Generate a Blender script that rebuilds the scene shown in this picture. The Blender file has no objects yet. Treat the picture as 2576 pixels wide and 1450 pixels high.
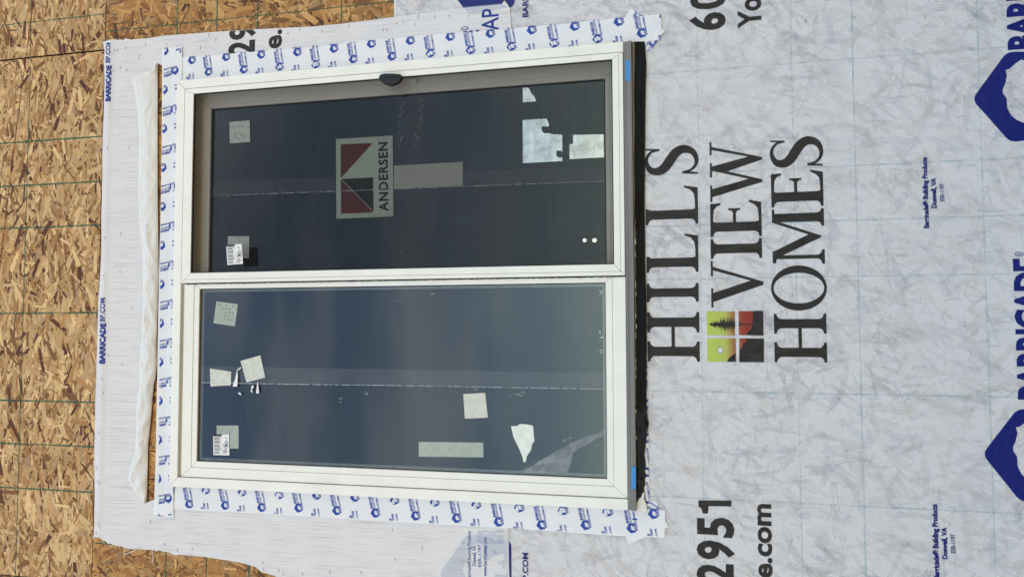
import bpy, bmesh, math, random
from mathutils import Vector, Matrix, noise
from mathutils.geometry import tessellate_polygon

SC = bpy.context.scene
COL = SC.collection
rnd = random.Random(7)

# ------------------------------------------------------------------ camera
S = 1.197                                   # sheathing boards are 2.44 m long: sets the scale
Z0 = 1.8207                                 # underside of the window sill above the ground
F = 1900.0                                  # focal length in units of a 2575 px wide picture
LOC = Vector((0.5792 * S, -2.4301 * S - 0.032, -0.1677 * S + Z0))
_p, _y, _r = (math.radians(v) for v in (13.115, 2.927, -0.817))
FWD = Vector((math.sin(_y) * math.cos(_p), math.cos(_y) * math.cos(_p), math.sin(_p)))
_r0 = FWD.cross(Vector((0, 0, 1))).normalized()
_u0 = _r0.cross(FWD)
RIGHT = -_u0 * math.cos(_r) + _r0 * math.sin(_r)    # the phone was held sideways
UP = _r0 * math.cos(_r) + _u0 * math.sin(_r)
cd = bpy.data.cameras.new('camera')
cam = bpy.data.objects.new('camera', cd)
COL.objects.link(cam)
cam.matrix_world = Matrix((
    (RIGHT.x, UP.x, -FWD.x, LOC.x), (RIGHT.y, UP.y, -FWD.y, LOC.y),
    (RIGHT.z, UP.z, -FWD.z, LOC.z), (0, 0, 0, 1)))
cd.sensor_fit = 'HORIZONTAL'
cd.sensor_width = 36.0
cd.lens = 36.0 * F / 2575.0
cd.clip_start = 0.05
cd.clip_end = 3000
SC.camera = cam

# ------------------------------------------------------------------ sky, sun, exposure
SUN_EL, SUN_AZ = math.radians(50), math.radians(-150)   # azimuth from the wall normal, to the left
w = bpy.data.worlds.new('World')
SC.world = w
w.use_nodes = True
nt = w.node_tree
bg = nt.nodes['Background']
sky = nt.nodes.new('ShaderNodeTexSky')
sky.sky_type = 'NISHITA'
sky.sun_disc = False
sky.sun_elevation = SUN_EL
sky.air_density = 1.0
sky.dust_density = 0.4
sky.ozone_density = 1.0
tcw = nt.nodes.new('ShaderNodeTexCoord')
mpw = nt.nodes.new('ShaderNodeMapping')
mpw.inputs['Scale'].default_value = (1.2, 1.2, 5.5)
nzw = nt.nodes.new('ShaderNodeTexNoise')
nzw.inputs['Scale'].default_value = 2.2
nzw.inputs['Detail'].default_value = 6
nzw.inputs['Roughness'].default_value = 0.55
rpw = nt.nodes.new('ShaderNodeValToRGB')
rpw.color_ramp.elements[0].position = 0.40
rpw.color_ramp.elements[1].position = 0.72
rpw.color_ramp.elements[1].color = (0.30, 0.30, 0.30, 1)
mxw = nt.nodes.new('ShaderNodeMix')
mxw.data_type = 'RGBA'
mxw.inputs[7].default_value = (7.5, 8.0, 8.6, 1)
nt.links.new(tcw.outputs['Generated'], mpw.inputs[0])
nt.links.new(mpw.outputs[0], nzw.inputs['Vector'])
nt.links.new(nzw.outputs['Fac'], rpw.inputs[0])
nt.links.new(rpw.outputs[0], mxw.inputs[0])
nt.links.new(sky.outputs[0], mxw.inputs[6])
nt.links.new(mxw.outputs[2], bg.inputs[0])
bg.inputs[1].default_value = 0.13
sdir = Vector((math.sin(SUN_AZ) * math.cos(SUN_EL), -math.cos(SUN_AZ) * math.cos(SUN_EL), math.sin(SUN_EL)))
sky.sun_rotation = math.atan2(sdir.x, sdir.y)
sl = bpy.data.lights.new('sun', 'SUN')
sl.energy = 3.5
sl.angle = math.radians(0.6)
sl.color = (1.0, 0.95, 0.87)
sun = bpy.data.objects.new('sun', sl)
COL.objects.link(sun)
sun.rotation_euler = (-sdir).to_track_quat('-Z', 'Y').to_euler()
vs = SC.view_settings
vs.view_transform = 'Standard'
vs.look = 'None'
vs.gamma = 1.0
vs.use_curve_mapping = False
vs.exposure = 1.76
vs.use_white_balance = True                 # the phone balanced for open shade
vs.white_balance_temperature = 8050
vs.white_balance_tint = 10
SC.cycles.transparent_max_bounces = 24
SC.cycles.max_bounces = 10
SC.cycles.caustics_reflective = False
SC.cycles.caustics_refractive = False


def wp(px, py, y=0.0):
    """the point (x, z) of the vertical plane at depth y that the picture shows at px, py"""
    d = FWD * F + RIGHT * (px - 1287.5) - UP * (py - 725)
    q = LOC + d * ((y - LOC.y) / d.y)
    return (q.x, q.z)


# ------------------------------------------------------------------ materials
MATS = {}


def N(nt, kind, **kw):
    n = nt.nodes.new(kind)
    for k, v in kw.items():
        if k in n.inputs:
            n.inputs[k].default_value = v
        else:
            setattr(n, k, v)
    return n


def base_mat(name, color=(0.5, 0.5, 0.5), rough=0.6, spec=0.5, metallic=0.0):
    m = bpy.data.materials.new(name)
    m.use_nodes = True
    nt = m.node_tree
    b = nt.nodes['Principled BSDF']
    b.inputs['Base Color'].default_value = (*color, 1)
    b.inputs['Roughness'].default_value = rough
    b.inputs['Specular IOR Level'].default_value = spec
    b.inputs['Metallic'].default_value = metallic
    MATS[name] = m
    return m, nt, b


def coords(nt, scale=(1, 1, 1), rot=(0, 0, 0)):
    g = nt.nodes.new('ShaderNodeNewGeometry')
    mp = nt.nodes.new('ShaderNodeMapping')
    mp.inputs['Scale'].default_value = scale
    mp.inputs['Rotation'].default_value = rot
    nt.links.new(g.outputs['Position'], mp.inputs['Vector'])
    return mp.outputs[0]


def noise_n(nt, vec, scale=5, detail=3, rough=0.5):
    n = N(nt, 'ShaderNodeTexNoise')
    n.inputs['Scale'].default_value = scale
    n.inputs['Detail'].default_value = detail
    n.inputs['Roughness'].default_value = rough
    nt.links.new(vec, n.inputs['Vector'])
    return n.outputs['Fac']


def ramp(nt, fac, stops):
    r = nt.nodes.new('ShaderNodeValToRGB')
    e = r.color_ramp.elements
    while len(e) < len(stops):
        e.new(0.5)
    for el, (p, c) in zip(e, stops):
        el.position = p
        el.color = c if len(c) == 4 else (*c, 1)
    nt.links.new(fac, r.inputs[0])
    return r.outputs[0]


def mixc(nt, a, b, fac, mode='MIX'):
    m = nt.nodes.new('ShaderNodeMix')
    m.data_type = 'RGBA'
    m.blend_type = mode
    for sock, v in ((m.inputs[6], a), (m.inputs[7], b), (m.inputs[0], fac)):
        if isinstance(v, (tuple, list)):
            sock.default_value = (*v, 1) if len(v) == 3 else v
        elif isinstance(v, (int, float)):
            sock.default_value = v
        else:
            nt.links.new(v, sock)
    return m.outputs[2]


def bump(nt, bsdf, height, strength=0.3, dist=0.002):
    b = nt.nodes.new('ShaderNodeBump')
    b.inputs['Strength'].default_value = strength
    b.inputs['Distance'].default_value = dist
    nt.links.new(height, b.inputs['Height'])
    nt.links.new(b.outputs[0], bsdf.inputs['Normal'])


def math_n(nt, op, a, b=0.0):
    n = nt.nodes.new('ShaderNodeMath')
    n.operation = op
    for s, v in ((n.inputs[0], a), (n.inputs[1], b)):
        if isinstance(v, (int, float)):
            s.default_value = v
        else:
            nt.links.new(v, s)
    return n.outputs[0]


def see_through(m, amount, tint=(1, 1, 1)):
    """lets part of the light pass straight through a thin sheet"""
    nt = m.node_tree
    out = nt.nodes['Material Output']
    b = nt.nodes['Principled BSDF']
    t = nt.nodes.new('ShaderNodeBsdfTransparent')
    t.inputs[0].default_value = (*tint, 1)
    mx = nt.nodes.new('ShaderNodeMixShader')
    if isinstance(amount, (int, float)):
        mx.inputs[0].default_value = amount
    else:
        nt.links.new(amount, mx.inputs[0])
    nt.links.new(b.outputs[0], mx.inputs[1])
    nt.links.new(t.outputs[0], mx.inputs[2])
    nt.links.new(mx.outputs[0], out.inputs[0])


# oriented strand board
m, nt, b = base_mat('strand_wood', rough=0.65, spec=0.3)
at = N(nt, 'ShaderNodeVertexColor', layer_name='Col')
uv = N(nt, 'ShaderNodeUVMap', uv_map='UVMap')
mp = N(nt, 'ShaderNodeMapping')
mp.inputs['Scale'].default_value = (14, 420, 1)
nt.links.new(uv.outputs[0], mp.inputs[0])
g1 = noise_n(nt, mp.outputs[0], 1.0, 4, 0.6)
c1 = mixc(nt, at.outputs[0], ramp(nt, g1, [(0.3, (0.62, 0.55, 0.48)), (0.62, (1.12, 1.1, 1.08))]), 0.9, 'MULTIPLY')
sp = noise_n(nt, coords(nt, (1, 1, 1)), 160, 2, 0.5)
c2 = mixc(nt, (0.05, 0.025, 0.012), c1, ramp(nt, sp, [(0.27, (0, 0, 0)), (0.33, (1, 1, 1))]))
big = noise_n(nt, coords(nt), 5, 2)
c3 = mixc(nt, c2, ramp(nt, big, [(0.35, (0.88, 0.84, 0.8)), (0.65, (1.06, 1.05, 1.03))]), 1.0, 'MULTIPLY')
nt.links.new(c3, b.inputs['Base Color'])
bump(nt, b, g1, 0.35, 0.0006)

m, nt, b = base_mat('board_core', (0.16, 0.085, 0.04), 0.8, 0.2)
n1 = noise_n(nt, coords(nt), 70, 4)
nt.links.new(ramp(nt, n1, [(0.3, (0.07, 0.035, 0.015)), (0.7, (0.26, 0.15, 0.07))]), b.inputs['Base Color'])

m, nt, b = base_mat('green_ink', (0.02, 0.13, 0.085), 0.7, 0.2)
n1 = noise_n(nt, coords(nt), 90, 3)
see_through(m, math_n(nt, 'MULTIPLY_ADD', n1, 0.0))
fac = ramp(nt, n1, [(0.35, (0.05, 0.05, 0.05)), (0.72, (0.75, 0.75, 0.75))])
for n in nt.nodes:
    if n.type == 'MIX_SHADER':
        nt.links.new(fac, n.inputs[0])
m, nt, b = base_mat('red_chalk', (0.22, 0.035, 0.02), 0.8, 0.2)
n1 = noise_n(nt, coords(nt), 60, 3)
see_through(m, ramp(nt, n1, [(0.35, (0.1, 0.1, 0.1)), (0.7, (0.8, 0.8, 0.8))]))

# house wrap: thin woven plastic, lets the board shine through a little
def wrap_mat(name, color, rib_scale, rib_amt, trans, rough=0.42, line=0.0):
    m, nt, b = base_mat(name, color, rough, 0.45)
    fine = noise_n(nt, coords(nt, (rib_scale, 1, 5)), 1.0, 2, 0.6)
    weave = noise_n(nt, coords(nt, (40, 1, 700)), 1.0, 1, 0.5)
    soft = noise_n(nt, coords(nt), 7, 4, 0.55)
    col = mixc(nt, color, ramp(nt, soft, [(0.3, (0.965, 0.96, 0.965)), (0.7, (1.02, 1.02, 1.015))]), 1.0, 'MULTIPLY')
    if line:
        thr = ramp(nt, fine, [(0.53, (1, 1, 1)), (0.66, (1 - line, 1 - line, 1 - line * 0.97))])  # filament lines, with crease shading put into the colour
        col = mixc(nt, col, thr, 1.0, 'MULTIPLY')
    st_ = noise_n(nt, coords(nt, (1.6, 1, 0.7)), 9, 5, 0.65)
    col = mixc(nt, col, (0.93, 0.87, 0.74), ramp(nt, st_, [(0.60, (0, 0, 0)), (0.80, (0.8, 0.8, 0.8))]), 'MULTIPLY')
    nt.links.new(col, b.inputs['Base Color'])
    h = math_n(nt, 'MULTIPLY_ADD', fine, rib_amt)
    h2 = math_n(nt, 'ADD', h, math_n(nt, 'MULTIPLY', weave, 0.25))
    h3 = math_n(nt, 'ADD', h2, math_n(nt, 'MULTIPLY', soft, 0.5))
    bump(nt, b, h3, 0.35, 0.0016)
    if trans:
        see_through(m, trans)
    return m


wrap_mat('wrap_lower', (0.70, 0.695, 0.72), 500, 0.5, 0.08, 0.42)
wrap_mat('wrap_upper', (0.725, 0.715, 0.73), 400, 1.2, 0.03, 0.45, 0.30)
m, nt, b = base_mat('show_through', rough=0.45, spec=0.4)
at = N(nt, 'ShaderNodeVertexColor', layer_name='Col')
nt.links.new(at.outputs[0], b.inputs['Base Color'])
n1 = noise_n(nt, coords(nt), 3.5, 2, 0.5)
see_through(m, ramp(nt, n1, [(0.35, (0.78, 0.78, 0.78)), (0.65, (0.91, 0.91, 0.91))]))
m, nt, b = base_mat('show_through_line', (0.36, 0.56, 0.60), 0.5, 0.3)
n1 = noise_n(nt, coords(nt), 16, 3, 0.6)
see_through(m, ramp(nt, n1, [(0.3, (0.55, 0.55, 0.55)), (0.68, (0.96, 0.96, 0.96))]))
wrap_mat('wrap_back', (0.77, 0.765, 0.745), 130, 0.5, 0.05, 0.55)

m, nt, b = base_mat('tape_film', (0.76, 0.78, 0.82), 0.32, 0.5)
n1 = noise_n(nt, coords(nt, (1, 1, 0.6)), 11, 4)
nt.links.new(ramp(nt, n1, [(0.3, (0.80, 0.84, 0.90)), (0.6, (0.89, 0.895, 0.915))]), b.inputs['Base Color'])
bump(nt, b, noise_n(nt, coords(nt), 30, 4, 0.6), 0.4, 0.0025)
see_through(m, 0.17)
base_mat('fin_grey', (0.30, 0.37, 0.44), 0.5, 0.4)


def ink(name, color, rough=0.45, wear=0.25, spec=0.4, scl=(60, 1, 12)):
    m, nt, b = base_mat(name, color, rough, spec)
    n1 = noise_n(nt, coords(nt, scl), 1.0, 5, 0.65)
    hi = tuple(min(1, c * (1 + 2.2 * wear) + 0.02 * wear) for c in color)
    nt.links.new(ramp(nt, n1, [(0.35, color), (0.75, hi)]), b.inputs['Base Color'])
    bump(nt, b, n1, 0.2, 0.001)
    return m


ink('ink_black', (0.014, 0.0125, 0.012), 0.55, 0.55, 0.25)
ink('ink_navy', (0.0025, 0.010, 0.125), 0.4, 0.25, 0.25, (30, 1, 90))
ink('ink_blue', (0.010, 0.052, 0.31), 0.45, 0.1, 0.3)
ink('ink_mid_blue', (0.007, 0.034, 0.23), 0.5, 0.12, 0.25)
ink('ink_grey', (0.06, 0.058, 0.058), 0.5, 0.4)

# window plastics and metals
m, nt, b = base_mat('frame_white', (0.74, 0.735, 0.68), 0.38, 0.4)
n1 = noise_n(nt, coords(nt), 9, 5, 0.6)
nt.links.new(ramp(nt, n1, [(0.25, (0.79, 0.785, 0.725)), (0.6, (0.855, 0.85, 0.795))]), b.inputs['Base Color'])
drt = noise_n(nt, coords(nt, (1, 1, 1)), 55, 5, 0.75)
lk = b.inputs['Base Color'].links[0].from_socket
nt.links.new(mixc(nt, lk, (0.62, 0.58, 0.50), ramp(nt, drt, [(0.66, (0, 0, 0)), (0.78, (0.7, 0.7, 0.7))]), 'MULTIPLY'), b.inputs['Base Color'])
bump(nt, b, noise_n(nt, coords(nt), 350, 2), 0.06, 0.0006)
m, nt, b = base_mat('sash_tan', (0.72, 0.69, 0.62), 0.45, 0.4)
m, nt, b = base_mat('sill_grey', (0.185, 0.18, 0.172), 0.45, 0.4)
n1 = noise_n(nt, coords(nt, (2, 40, 60)), 1, 3)
nt.links.new(ramp(nt, n1, [(0.3, (0.15, 0.147, 0.142)), (0.7, (0.215, 0.21, 0.2))]), b.inputs['Base Color'])
base_mat('gasket_black', (0.012, 0.012, 0.013), 0.6, 0.3)
base_mat('latch_black', (0.008, 0.0085, 0.0095), 0.4, 0.3)
m, nt, b = base_mat('pile_strip', (0.02, 0.018, 0.016), 0.9, 0.1)


def glass_mat(name, tint, haze):
    m = bpy.data.materials.new(name)
    m.use_nodes = True
    nt = m.node_tree
    out = nt.nodes['Material Output']
    nt.nodes.remove(nt.nodes['Principled BSDF'])
    t = N(nt, 'ShaderNodeBsdfTransparent')
    t.inputs[0].default_value = (*tint, 1)
    gl = N(nt, 'ShaderNodeBsdfGlossy')
    gl.inputs['Roughness'].default_value = 0.012
    gl.inputs['Color'].default_value = (0.88, 0.955, 1.0, 1)
    fr = N(nt, 'ShaderNodeFresnel')
    fr.inputs['IOR'].default_value = 1.46
    m1 = N(nt, 'ShaderNodeMixShader')
    nt.links.new(fr.outputs[0], m1.inputs[0])
    nt.links.new(t.outputs[0], m1.inputs[1])
    nt.links.new(gl.outputs[0], m1.inputs[2])
    df = N(nt, 'ShaderNodeBsdfDiffuse')
    df.inputs[0].default_value = (0.5, 0.55, 0.58, 1)
    vo = N(nt, 'ShaderNodeTexVoronoi')
    vo.inputs['Scale'].default_value = 38
    nt.links.new(coords(nt), vo.inputs['Vector'])
    dust = vo.outputs['Distance']
    soft = noise_n(nt, coords(nt, (1, 1, 0.4)), 3.5, 4, 0.6)
    f = math_n(nt, 'MULTIPLY', ramp(nt, soft, [(0.3, (0.3, 0.3, 0.3)), (0.7, (1, 1, 1))]), haze)
    f2 = math_n(nt, 'ADD', f, math_n(nt, 'MULTIPLY', ramp(nt, dust, [(0.035, (1, 1, 1)), (0.055, (0, 0, 0))]), haze * 22))
    m2 = N(nt, 'ShaderNodeMixShader')
    nt.links.new(f2, m2.inputs[0])
    nt.links.new(m1.outputs[0], m2.inputs[1])
    nt.links.new(df.outputs[0], m2.inputs[2])
    # panes are slightly wavy
    bp = N(nt, 'ShaderNodeBump')
    bp.inputs['Strength'].default_value = 0.02
    bp.inputs['Distance'].default_value = 0.01
    nt.links.new(noise_n(nt, coords(nt), 4, 1), bp.inputs['Height'])
    nt.links.new(bp.outputs[0], gl.inputs['Normal'])
    nt.links.new(m2.outputs[0], out.inputs[0])
    MATS[name] = m


glass_mat('glass', (0.95, 0.98, 0.968), 0.004)

m, nt, b = base_mat('screen_mesh', (0.010, 0.010, 0.010), 0.7, 0.2)
a1 = noise_n(nt, coords(nt, (240, 1, 3)), 1, 2)
a2 = noise_n(nt, coords(nt, (3, 1, 240)), 1, 2)
see_through(m, ramp(nt, math_n(nt, 'ADD', a1, a2), [(0.7, (0.50, 0.50, 0.50)), (1.0, (0.66, 0.66, 0.66))]))
for n in nt.nodes:
    if n.type == 'VALTORGB':
        n.color_ramp.elements[0].position = 0.35
        n.color_ramp.elements[1].position = 0.65
mul = math_n(nt, 'MULTIPLY', math_n(nt, 'ADD', a1, a2), 0.5)
for n in nt.nodes:
    if n.type == 'VALTORGB':
        nt.links.new(mul, n.inputs[0])

m, nt, b = base_mat('film', (0.62, 0.68, 0.75), 0.25, 0.6)
n1 = noise_n(nt, coords(nt), 40, 4)
see_through(m, ramp(nt, n1, [(0.3, (0.92, 0.92, 0.92)), (0.7, (0.965, 0.965, 0.965))]))
m, nt, b = base_mat('film_edge', (0.7, 0.75, 0.8), 0.35, 0.6)
n1 = noise_n(nt, coords(nt), 60, 3)
see_through(m, ramp(nt, n1, [(0.35, (0.25, 0.25, 0.25)), (0.65, (0.85, 0.85, 0.85))]))
m, nt, b = base_mat('residue', (0.6, 0.66, 0.72), 0.4, 0.6)
n1 = noise_n(nt, coords(nt, (1.5, 1, 1)), 30, 4, 0.6)
see_through(m, ramp(nt, n1, [(0.34, (0.66, 0.66, 0.66)), (0.66, (0.90, 0.90, 0.90))]))
m, nt, b = base_mat('glue', (0.6, 0.66, 0.72), 0.4, 0.6)
n1 = noise_n(nt, coords(nt), 70, 3, 0.6)
see_through(m, ramp(nt, n1, [(0.35, (0.62, 0.62, 0.62)), (0.65, (0.9, 0.9, 0.9))]))

m, nt, b = base_mat('pad_green', (0.62, 0.68, 0.62), 0.7, 0.2)
n1 = noise_n(nt, coords(nt), 45, 3)
nt.links.new(ramp(nt, n1, [(0.4, (0.70, 0.77, 0.71)), (0.6, (0.79, 0.86, 0.80))]), b.inputs['Base Color'])
ink('pad_spot', (0.47, 0.55, 0.50), 0.7, 0.05, 0.2)
m, nt, b = base_mat('pad_paper', (0.52, 0.52, 0.45), 0.75, 0.2)
n1 = noise_n(nt, coords(nt), 60, 4)
nt.links.new(ramp(nt, n1, [(0.3, (0.55, 0.575, 0.52)), (0.7, (0.67, 0.685, 0.625))]), b.inputs['Base Color'])
m, nt, b = base_mat('sticker_green', (0.40, 0.47, 0.41), 0.5, 0.3)
base_mat('sticker_grey', (0.38, 0.39, 0.36), 0.5, 0.3)
base_mat('sticker_red', (0.115, 0.022, 0.03), 0.5, 0.3)
base_mat('sticker_black', (0.018, 0.021, 0.025), 0.5, 0.3)
base_mat('label_white', (0.82, 0.82, 0.83), 0.45, 0.3)
base_mat('label_print', (0.025, 0.025, 0.027), 0.6, 0.2)
m, nt, b = base_mat('painters_tape', (0.045, 0.27, 0.62), 0.65, 0.25)
bump(nt, b, noise_n(nt, coords(nt), 180, 3), 0.3, 0.001)
m, nt, b = base_mat('membrane_black', (0.0035, 0.0035, 0.004), 0.38, 0.10)
bump(nt, b, noise_n(nt, coords(nt, (1, 1, 2)), 22, 4), 0.6, 0.006)
m, nt, b = base_mat('mastic_black', (0.003, 0.003, 0.0035), 0.25, 0.18)
bump(nt, b, noise_n(nt, coords(nt), 55, 4), 0.8, 0.006)
m, nt, b = base_mat('foam_rod', (0.19, 0.17, 0.14), 0.9, 0.1)
bump(nt, b, noise_n(nt, coords(nt), 300, 2), 0.5, 0.001)
m, nt, b = base_mat('torn_white', (0.74, 0.72, 0.66), 0.5, 0.4)
base_mat('steel', (0.35, 0.35, 0.36), 0.35, 0.5, 0.9)
base_mat('thread', (0.75, 0.74, 0.70), 0.7, 0.2)
m, nt, b = base_mat('dirt', (0.26, 0.2, 0.14), 0.9, 0.1)
n1 = noise_n(nt, coords(nt), 1.2, 6)
nt.links.new(ramp(nt, n1, [(0.3, (0.13, 0.095, 0.06)), (0.7, (0.22, 0.17, 0.115))]), b.inputs['Base Color'])
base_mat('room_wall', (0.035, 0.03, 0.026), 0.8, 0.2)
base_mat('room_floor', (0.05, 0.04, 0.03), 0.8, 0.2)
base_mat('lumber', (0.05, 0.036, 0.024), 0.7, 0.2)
# logo squares: printed green to red
m, nt, b = base_mat('logo_print', (0.5, 0.5, 0.1), 0.5, 0.3)
g = nt.nodes.new('ShaderNodeNewGeometry')
sx = N(nt, 'ShaderNodeSeparateXYZ')
nt.links.new(g.outputs[0], sx.inputs[0])
za, zb_ = wp(1777, 845)[1], wp(1905, 845)[1]
f = math_n(nt, 'DIVIDE', math_n(nt, 'SUBTRACT', za, sx.outputs[2]), za - zb_)
nt.links.new(ramp(nt, f, [(0.0, (0.44, 0.56, 0.10)), (0.36, (0.45, 0.5, 0.12)), (0.52, (0.36, 0.16, 0.06)),
                          (0.72, (0.30, 0.04, 0.025)), (1, (0.25, 0.02, 0.02))]), b.inputs['Base Color'])
m = bpy.data.materials.new('speck')
m.use_nodes = True
m.node_tree.nodes['Principled BSDF'].inputs['Emission Color'].default_value = (1, 0.98, 0.9, 1)
m.node_tree.nodes['Principled BSDF'].inputs['Emission Strength'].default_value = 0.9
MATS['speck'] = m


# ------------------------------------------------------------------ building helpers
def link(name, me, mat=None, parent=None, kind=None, label=None, cat=None, group=None):
    o = bpy.data.objects.new(name, me)
    COL.objects.link(o)
    if mat and me is not None and not me.materials:
        me.materials.append(MATS[mat] if isinstance(mat, str) else mat)
    o.parent = parent
    tag(o, label, cat, group, kind)
    return o


def tag(o, label=None, cat=None, group=None, kind=None):
    if label: o['label'] = label
    if cat: o['category'] = cat
    if group: o['group'] = group
    if kind: o['kind'] = kind
    return o


def thing(name, label, cat, group=None):
    return link(name, None, None, None, None, label, cat, group)


def raw(name, verts, faces, mat, parent=None, smooth=False, **kw):
    me = bpy.data.meshes.new(name)
    me.from_pydata([tuple(v) for v in verts], [], [tuple(f) for f in faces])
    me.update()
    if smooth:
        for p in me.polygons:
            p.use_smooth = True
    return link(name, me, mat, parent, **kw)


def tess(loops):
    flat = [Vector((x, z, 0)) for lp in loops for x, z in lp]
    tris = tessellate_polygon([[Vector((x, z, 0)) for x, z in lp] for lp in loops])
    return [(v.x, v.y) for v in flat], [tuple(t) for t in tris]


def cut_grid(bm, step):
    xs = [v.co.x for v in bm.verts]
    zs = [v.co.z for v in bm.verts]
    for lo, hi, ax in ((min(xs), max(xs), 0), (min(zs), max(zs), 2)):
        k = math.floor(lo / step) + 1
        while k * step < hi:
            co = [0, 0, 0]
            no = [0, 0, 0]
            co[ax] = k * step
            no[ax] = 1
            bmesh.ops.bisect_plane(bm, geom=bm.verts[:] + bm.edges[:] + bm.faces[:], plane_co=co, plane_no=no, dist=1e-6)
            k += 1


def sheet(name, loops, mat, parent=None, h=None, step=None, y=0.0, thick=0.0, smooth=True, **kw):
    """a flat sheet from 2D loops (x, z), cut into a grid and raised by h(x, z) towards the viewer"""
    v, f = tess(loops)
    bm = bmesh.new()
    bv = [bm.verts.new((x, 0, z)) for x, z in v]
    for t in f:
        try:
            bm.faces.new([bv[i] for i in t])
        except ValueError:
            pass
    if step:
        cut_grid(bm, step)
    bm.normal_update()
    bad = [fc for fc in bm.faces if fc.normal.y > 0]
    if bad:
        bmesh.ops.reverse_faces(bm, faces=bad)
    if thick:
        front = bm.faces[:]
        r = bmesh.ops.extrude_face_region(bm, geom=front)
        nv = [e for e in r['geom'] if isinstance(e, bmesh.types.BMVert)]
        for vv in nv:
            vv.co.y -= thick
        bm.normal_update()
        bmesh.ops.recalc_face_normals(bm, faces=bm.faces[:])
    for vv in bm.verts:
        vv.co.y = vv.co.y + y - (h(vv.co.x, vv.co.z) if h else 0.0)
    me = bpy.data.meshes.new(name)
    bm.to_mesh(me)
    bm.free()
    if smooth and not thick:
        for p in me.polygons:
            p.use_smooth = True
    return link(name, me, mat, parent, **kw)


def prism(name, poly, y0, y1, mat, parent=None, bev=0.0, **kw):
    """2D polygon (x, z) pushed from y1 (back) to y0 (front), front edges rounded"""
    bm = bmesh.new()
    n = len(poly)
    a = sum(poly[i][0] * poly[(i + 1) % n][1] - poly[(i + 1) % n][0] * poly[i][1] for i in range(n))
    if a < 0:
        poly = list(reversed(poly))
    fr = [bm.verts.new((x, y0, z)) for x, z in poly]
    bk = [bm.verts.new((x, y1, z)) for x, z in poly]
    ff = bm.faces.new(fr)
    bm.faces.new(list(reversed(bk)))
    for i in range(n):
        j = (i + 1) % n
        bm.faces.new((fr[j], fr[i], bk[i], bk[j]))
    bmesh.ops.recalc_face_normals(bm, faces=bm.faces[:])
    if bev:
        bmesh.ops.bevel(bm, geom=list(ff.edges), offset=bev, segments=2, affect='EDGES', profile=0.6)
    me = bpy.data.meshes.new(name)
    bm.to_mesh(me)
    bm.free()
    return link(name, me, mat, parent, **kw)


def box(name, x0, x1, y0, y1, z0, z1, mat, parent=None, bev=0.0, **kw):
    return prism(name, [(x0, z0), (x1, z0), (x1, z1), (x0, z1)], y0, y1, mat, parent, bev, **kw)


def ring(names, x0, x1, z0, z1, wl, wr, wb, wt, y0, y1, mat, parent, bev=0.0015, gap=0.0005):
    """four mitred members: left, right, bottom, top"""
    a, b_, c, d = (x0, z0), (x1, z0), (x1, z1), (x0, z1)
    e, f_, g_, h_ = (x0 + wl, z0 + wb), (x1 - wr, z0 + wb), (x1 - wr, z1 - wt), (x0 + wl, z1 - wt)
    out = []
    for nm, q, sh in ((names[0], (a, e, h_, d), (0, 1)), (names[1], (b_, c, g_, f_), (0, 1)),
                      (names[2], (a, b_, f_, e), (1, 0)), (names[3], (d, h_, g_, c), (1, 0))):
        cx = sum(p[0] for p in q) / 4
        cz = sum(p[1] for p in q) / 4
        q2 = [(p[0] + (gap if sh[0] and p[0] < cx else -gap if sh[0] else 0), p[1] + (gap if sh[1] and p[1] < cz else -gap if sh[1] else 0)) for p in q]
        out.append(prism(nm, q2, y0, y1, mat, parent, bev))
    return out


def tube(name, pts, r, mat, parent=None, sides=6, **kw):
    vs_, fs = [], []
    n = len(pts)
    for i, p in enumerate(pts):
        p = Vector(p)
        d = (Vector(pts[min(i + 1, n - 1)]) - Vector(pts[max(i - 1, 0)])).normalized()
        u = d.cross(Vector((0, 1, 0)))
        if u.length < 1e-4:
            u = d.cross(Vector((1, 0, 0)))
        u.normalize()
        v = d.cross(u)
        rr = r[i] if isinstance(r, (list, tuple)) else r
        for k in range(sides):
            a = 2 * math.pi * k / sides
            vs_.append(p + u * math.cos(a) * rr + v * math.sin(a) * rr)
    for i in range(n - 1):
        for k in range(sides):
            k2 = (k + 1) % sides
            fs.append((i * sides + k, i * sides + k2, (i + 1) * sides + k2, (i + 1) * sides + k))
    fs.append(tuple(range(sides - 1, -1, -1)))
    fs.append(tuple((n - 1) * sides + k for k in range(sides)))
    return raw(name, vs_, fs, mat, parent, True, **kw)


def P2(pts, y=0.0):
    return [wp(a, b_, y) for a, b_ in pts]


def fbm(x, z, s, seed=0.0):
    return noise.noise(Vector((x * s, seed, z * s)))


# ------------------------------------------------------------------ lettering
_tc = {}


def text2d(s, bold=0.0, shear=0.0, space=1.0):
    """outline text as (verts, faces, x0, x1) with capitals of height 1"""
    key = (s, bold, shear, space)
    if key in _tc:
        return _tc[key]
    cu = bpy.data.curves.new('t', 'FONT')
    cu.body = s
    cu.offset = bold
    cu.shear = shear
    cu.space_character = space
    cu.resolution_u = 3
    cu.fill_mode = 'FRONT'
    o = bpy.data.objects.new('t', cu)
    COL.objects.link(o)
    dg = bpy.context.evaluated_depsgraph_get()
    dg.update()
    me = bpy.data.meshes.new_from_object(o.evaluated_get(dg))
    k = 1.0 / CAP if CAP else 1.0
    v = [(p.co.x * k, p.co.y * k) for p in me.vertices]
    f = [tuple(p.vertices) for p in me.polygons]
    bpy.data.objects.remove(o)
    bpy.data.meshes.remove(me)
    xs = [p[0] for p in v]
    r = (v, f, min(xs), max(xs))
    _tc[key] = r
    return r


CAP = 0
CAP = max(p[1] for p in text2d('H')[0])
_tc.clear()


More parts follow.
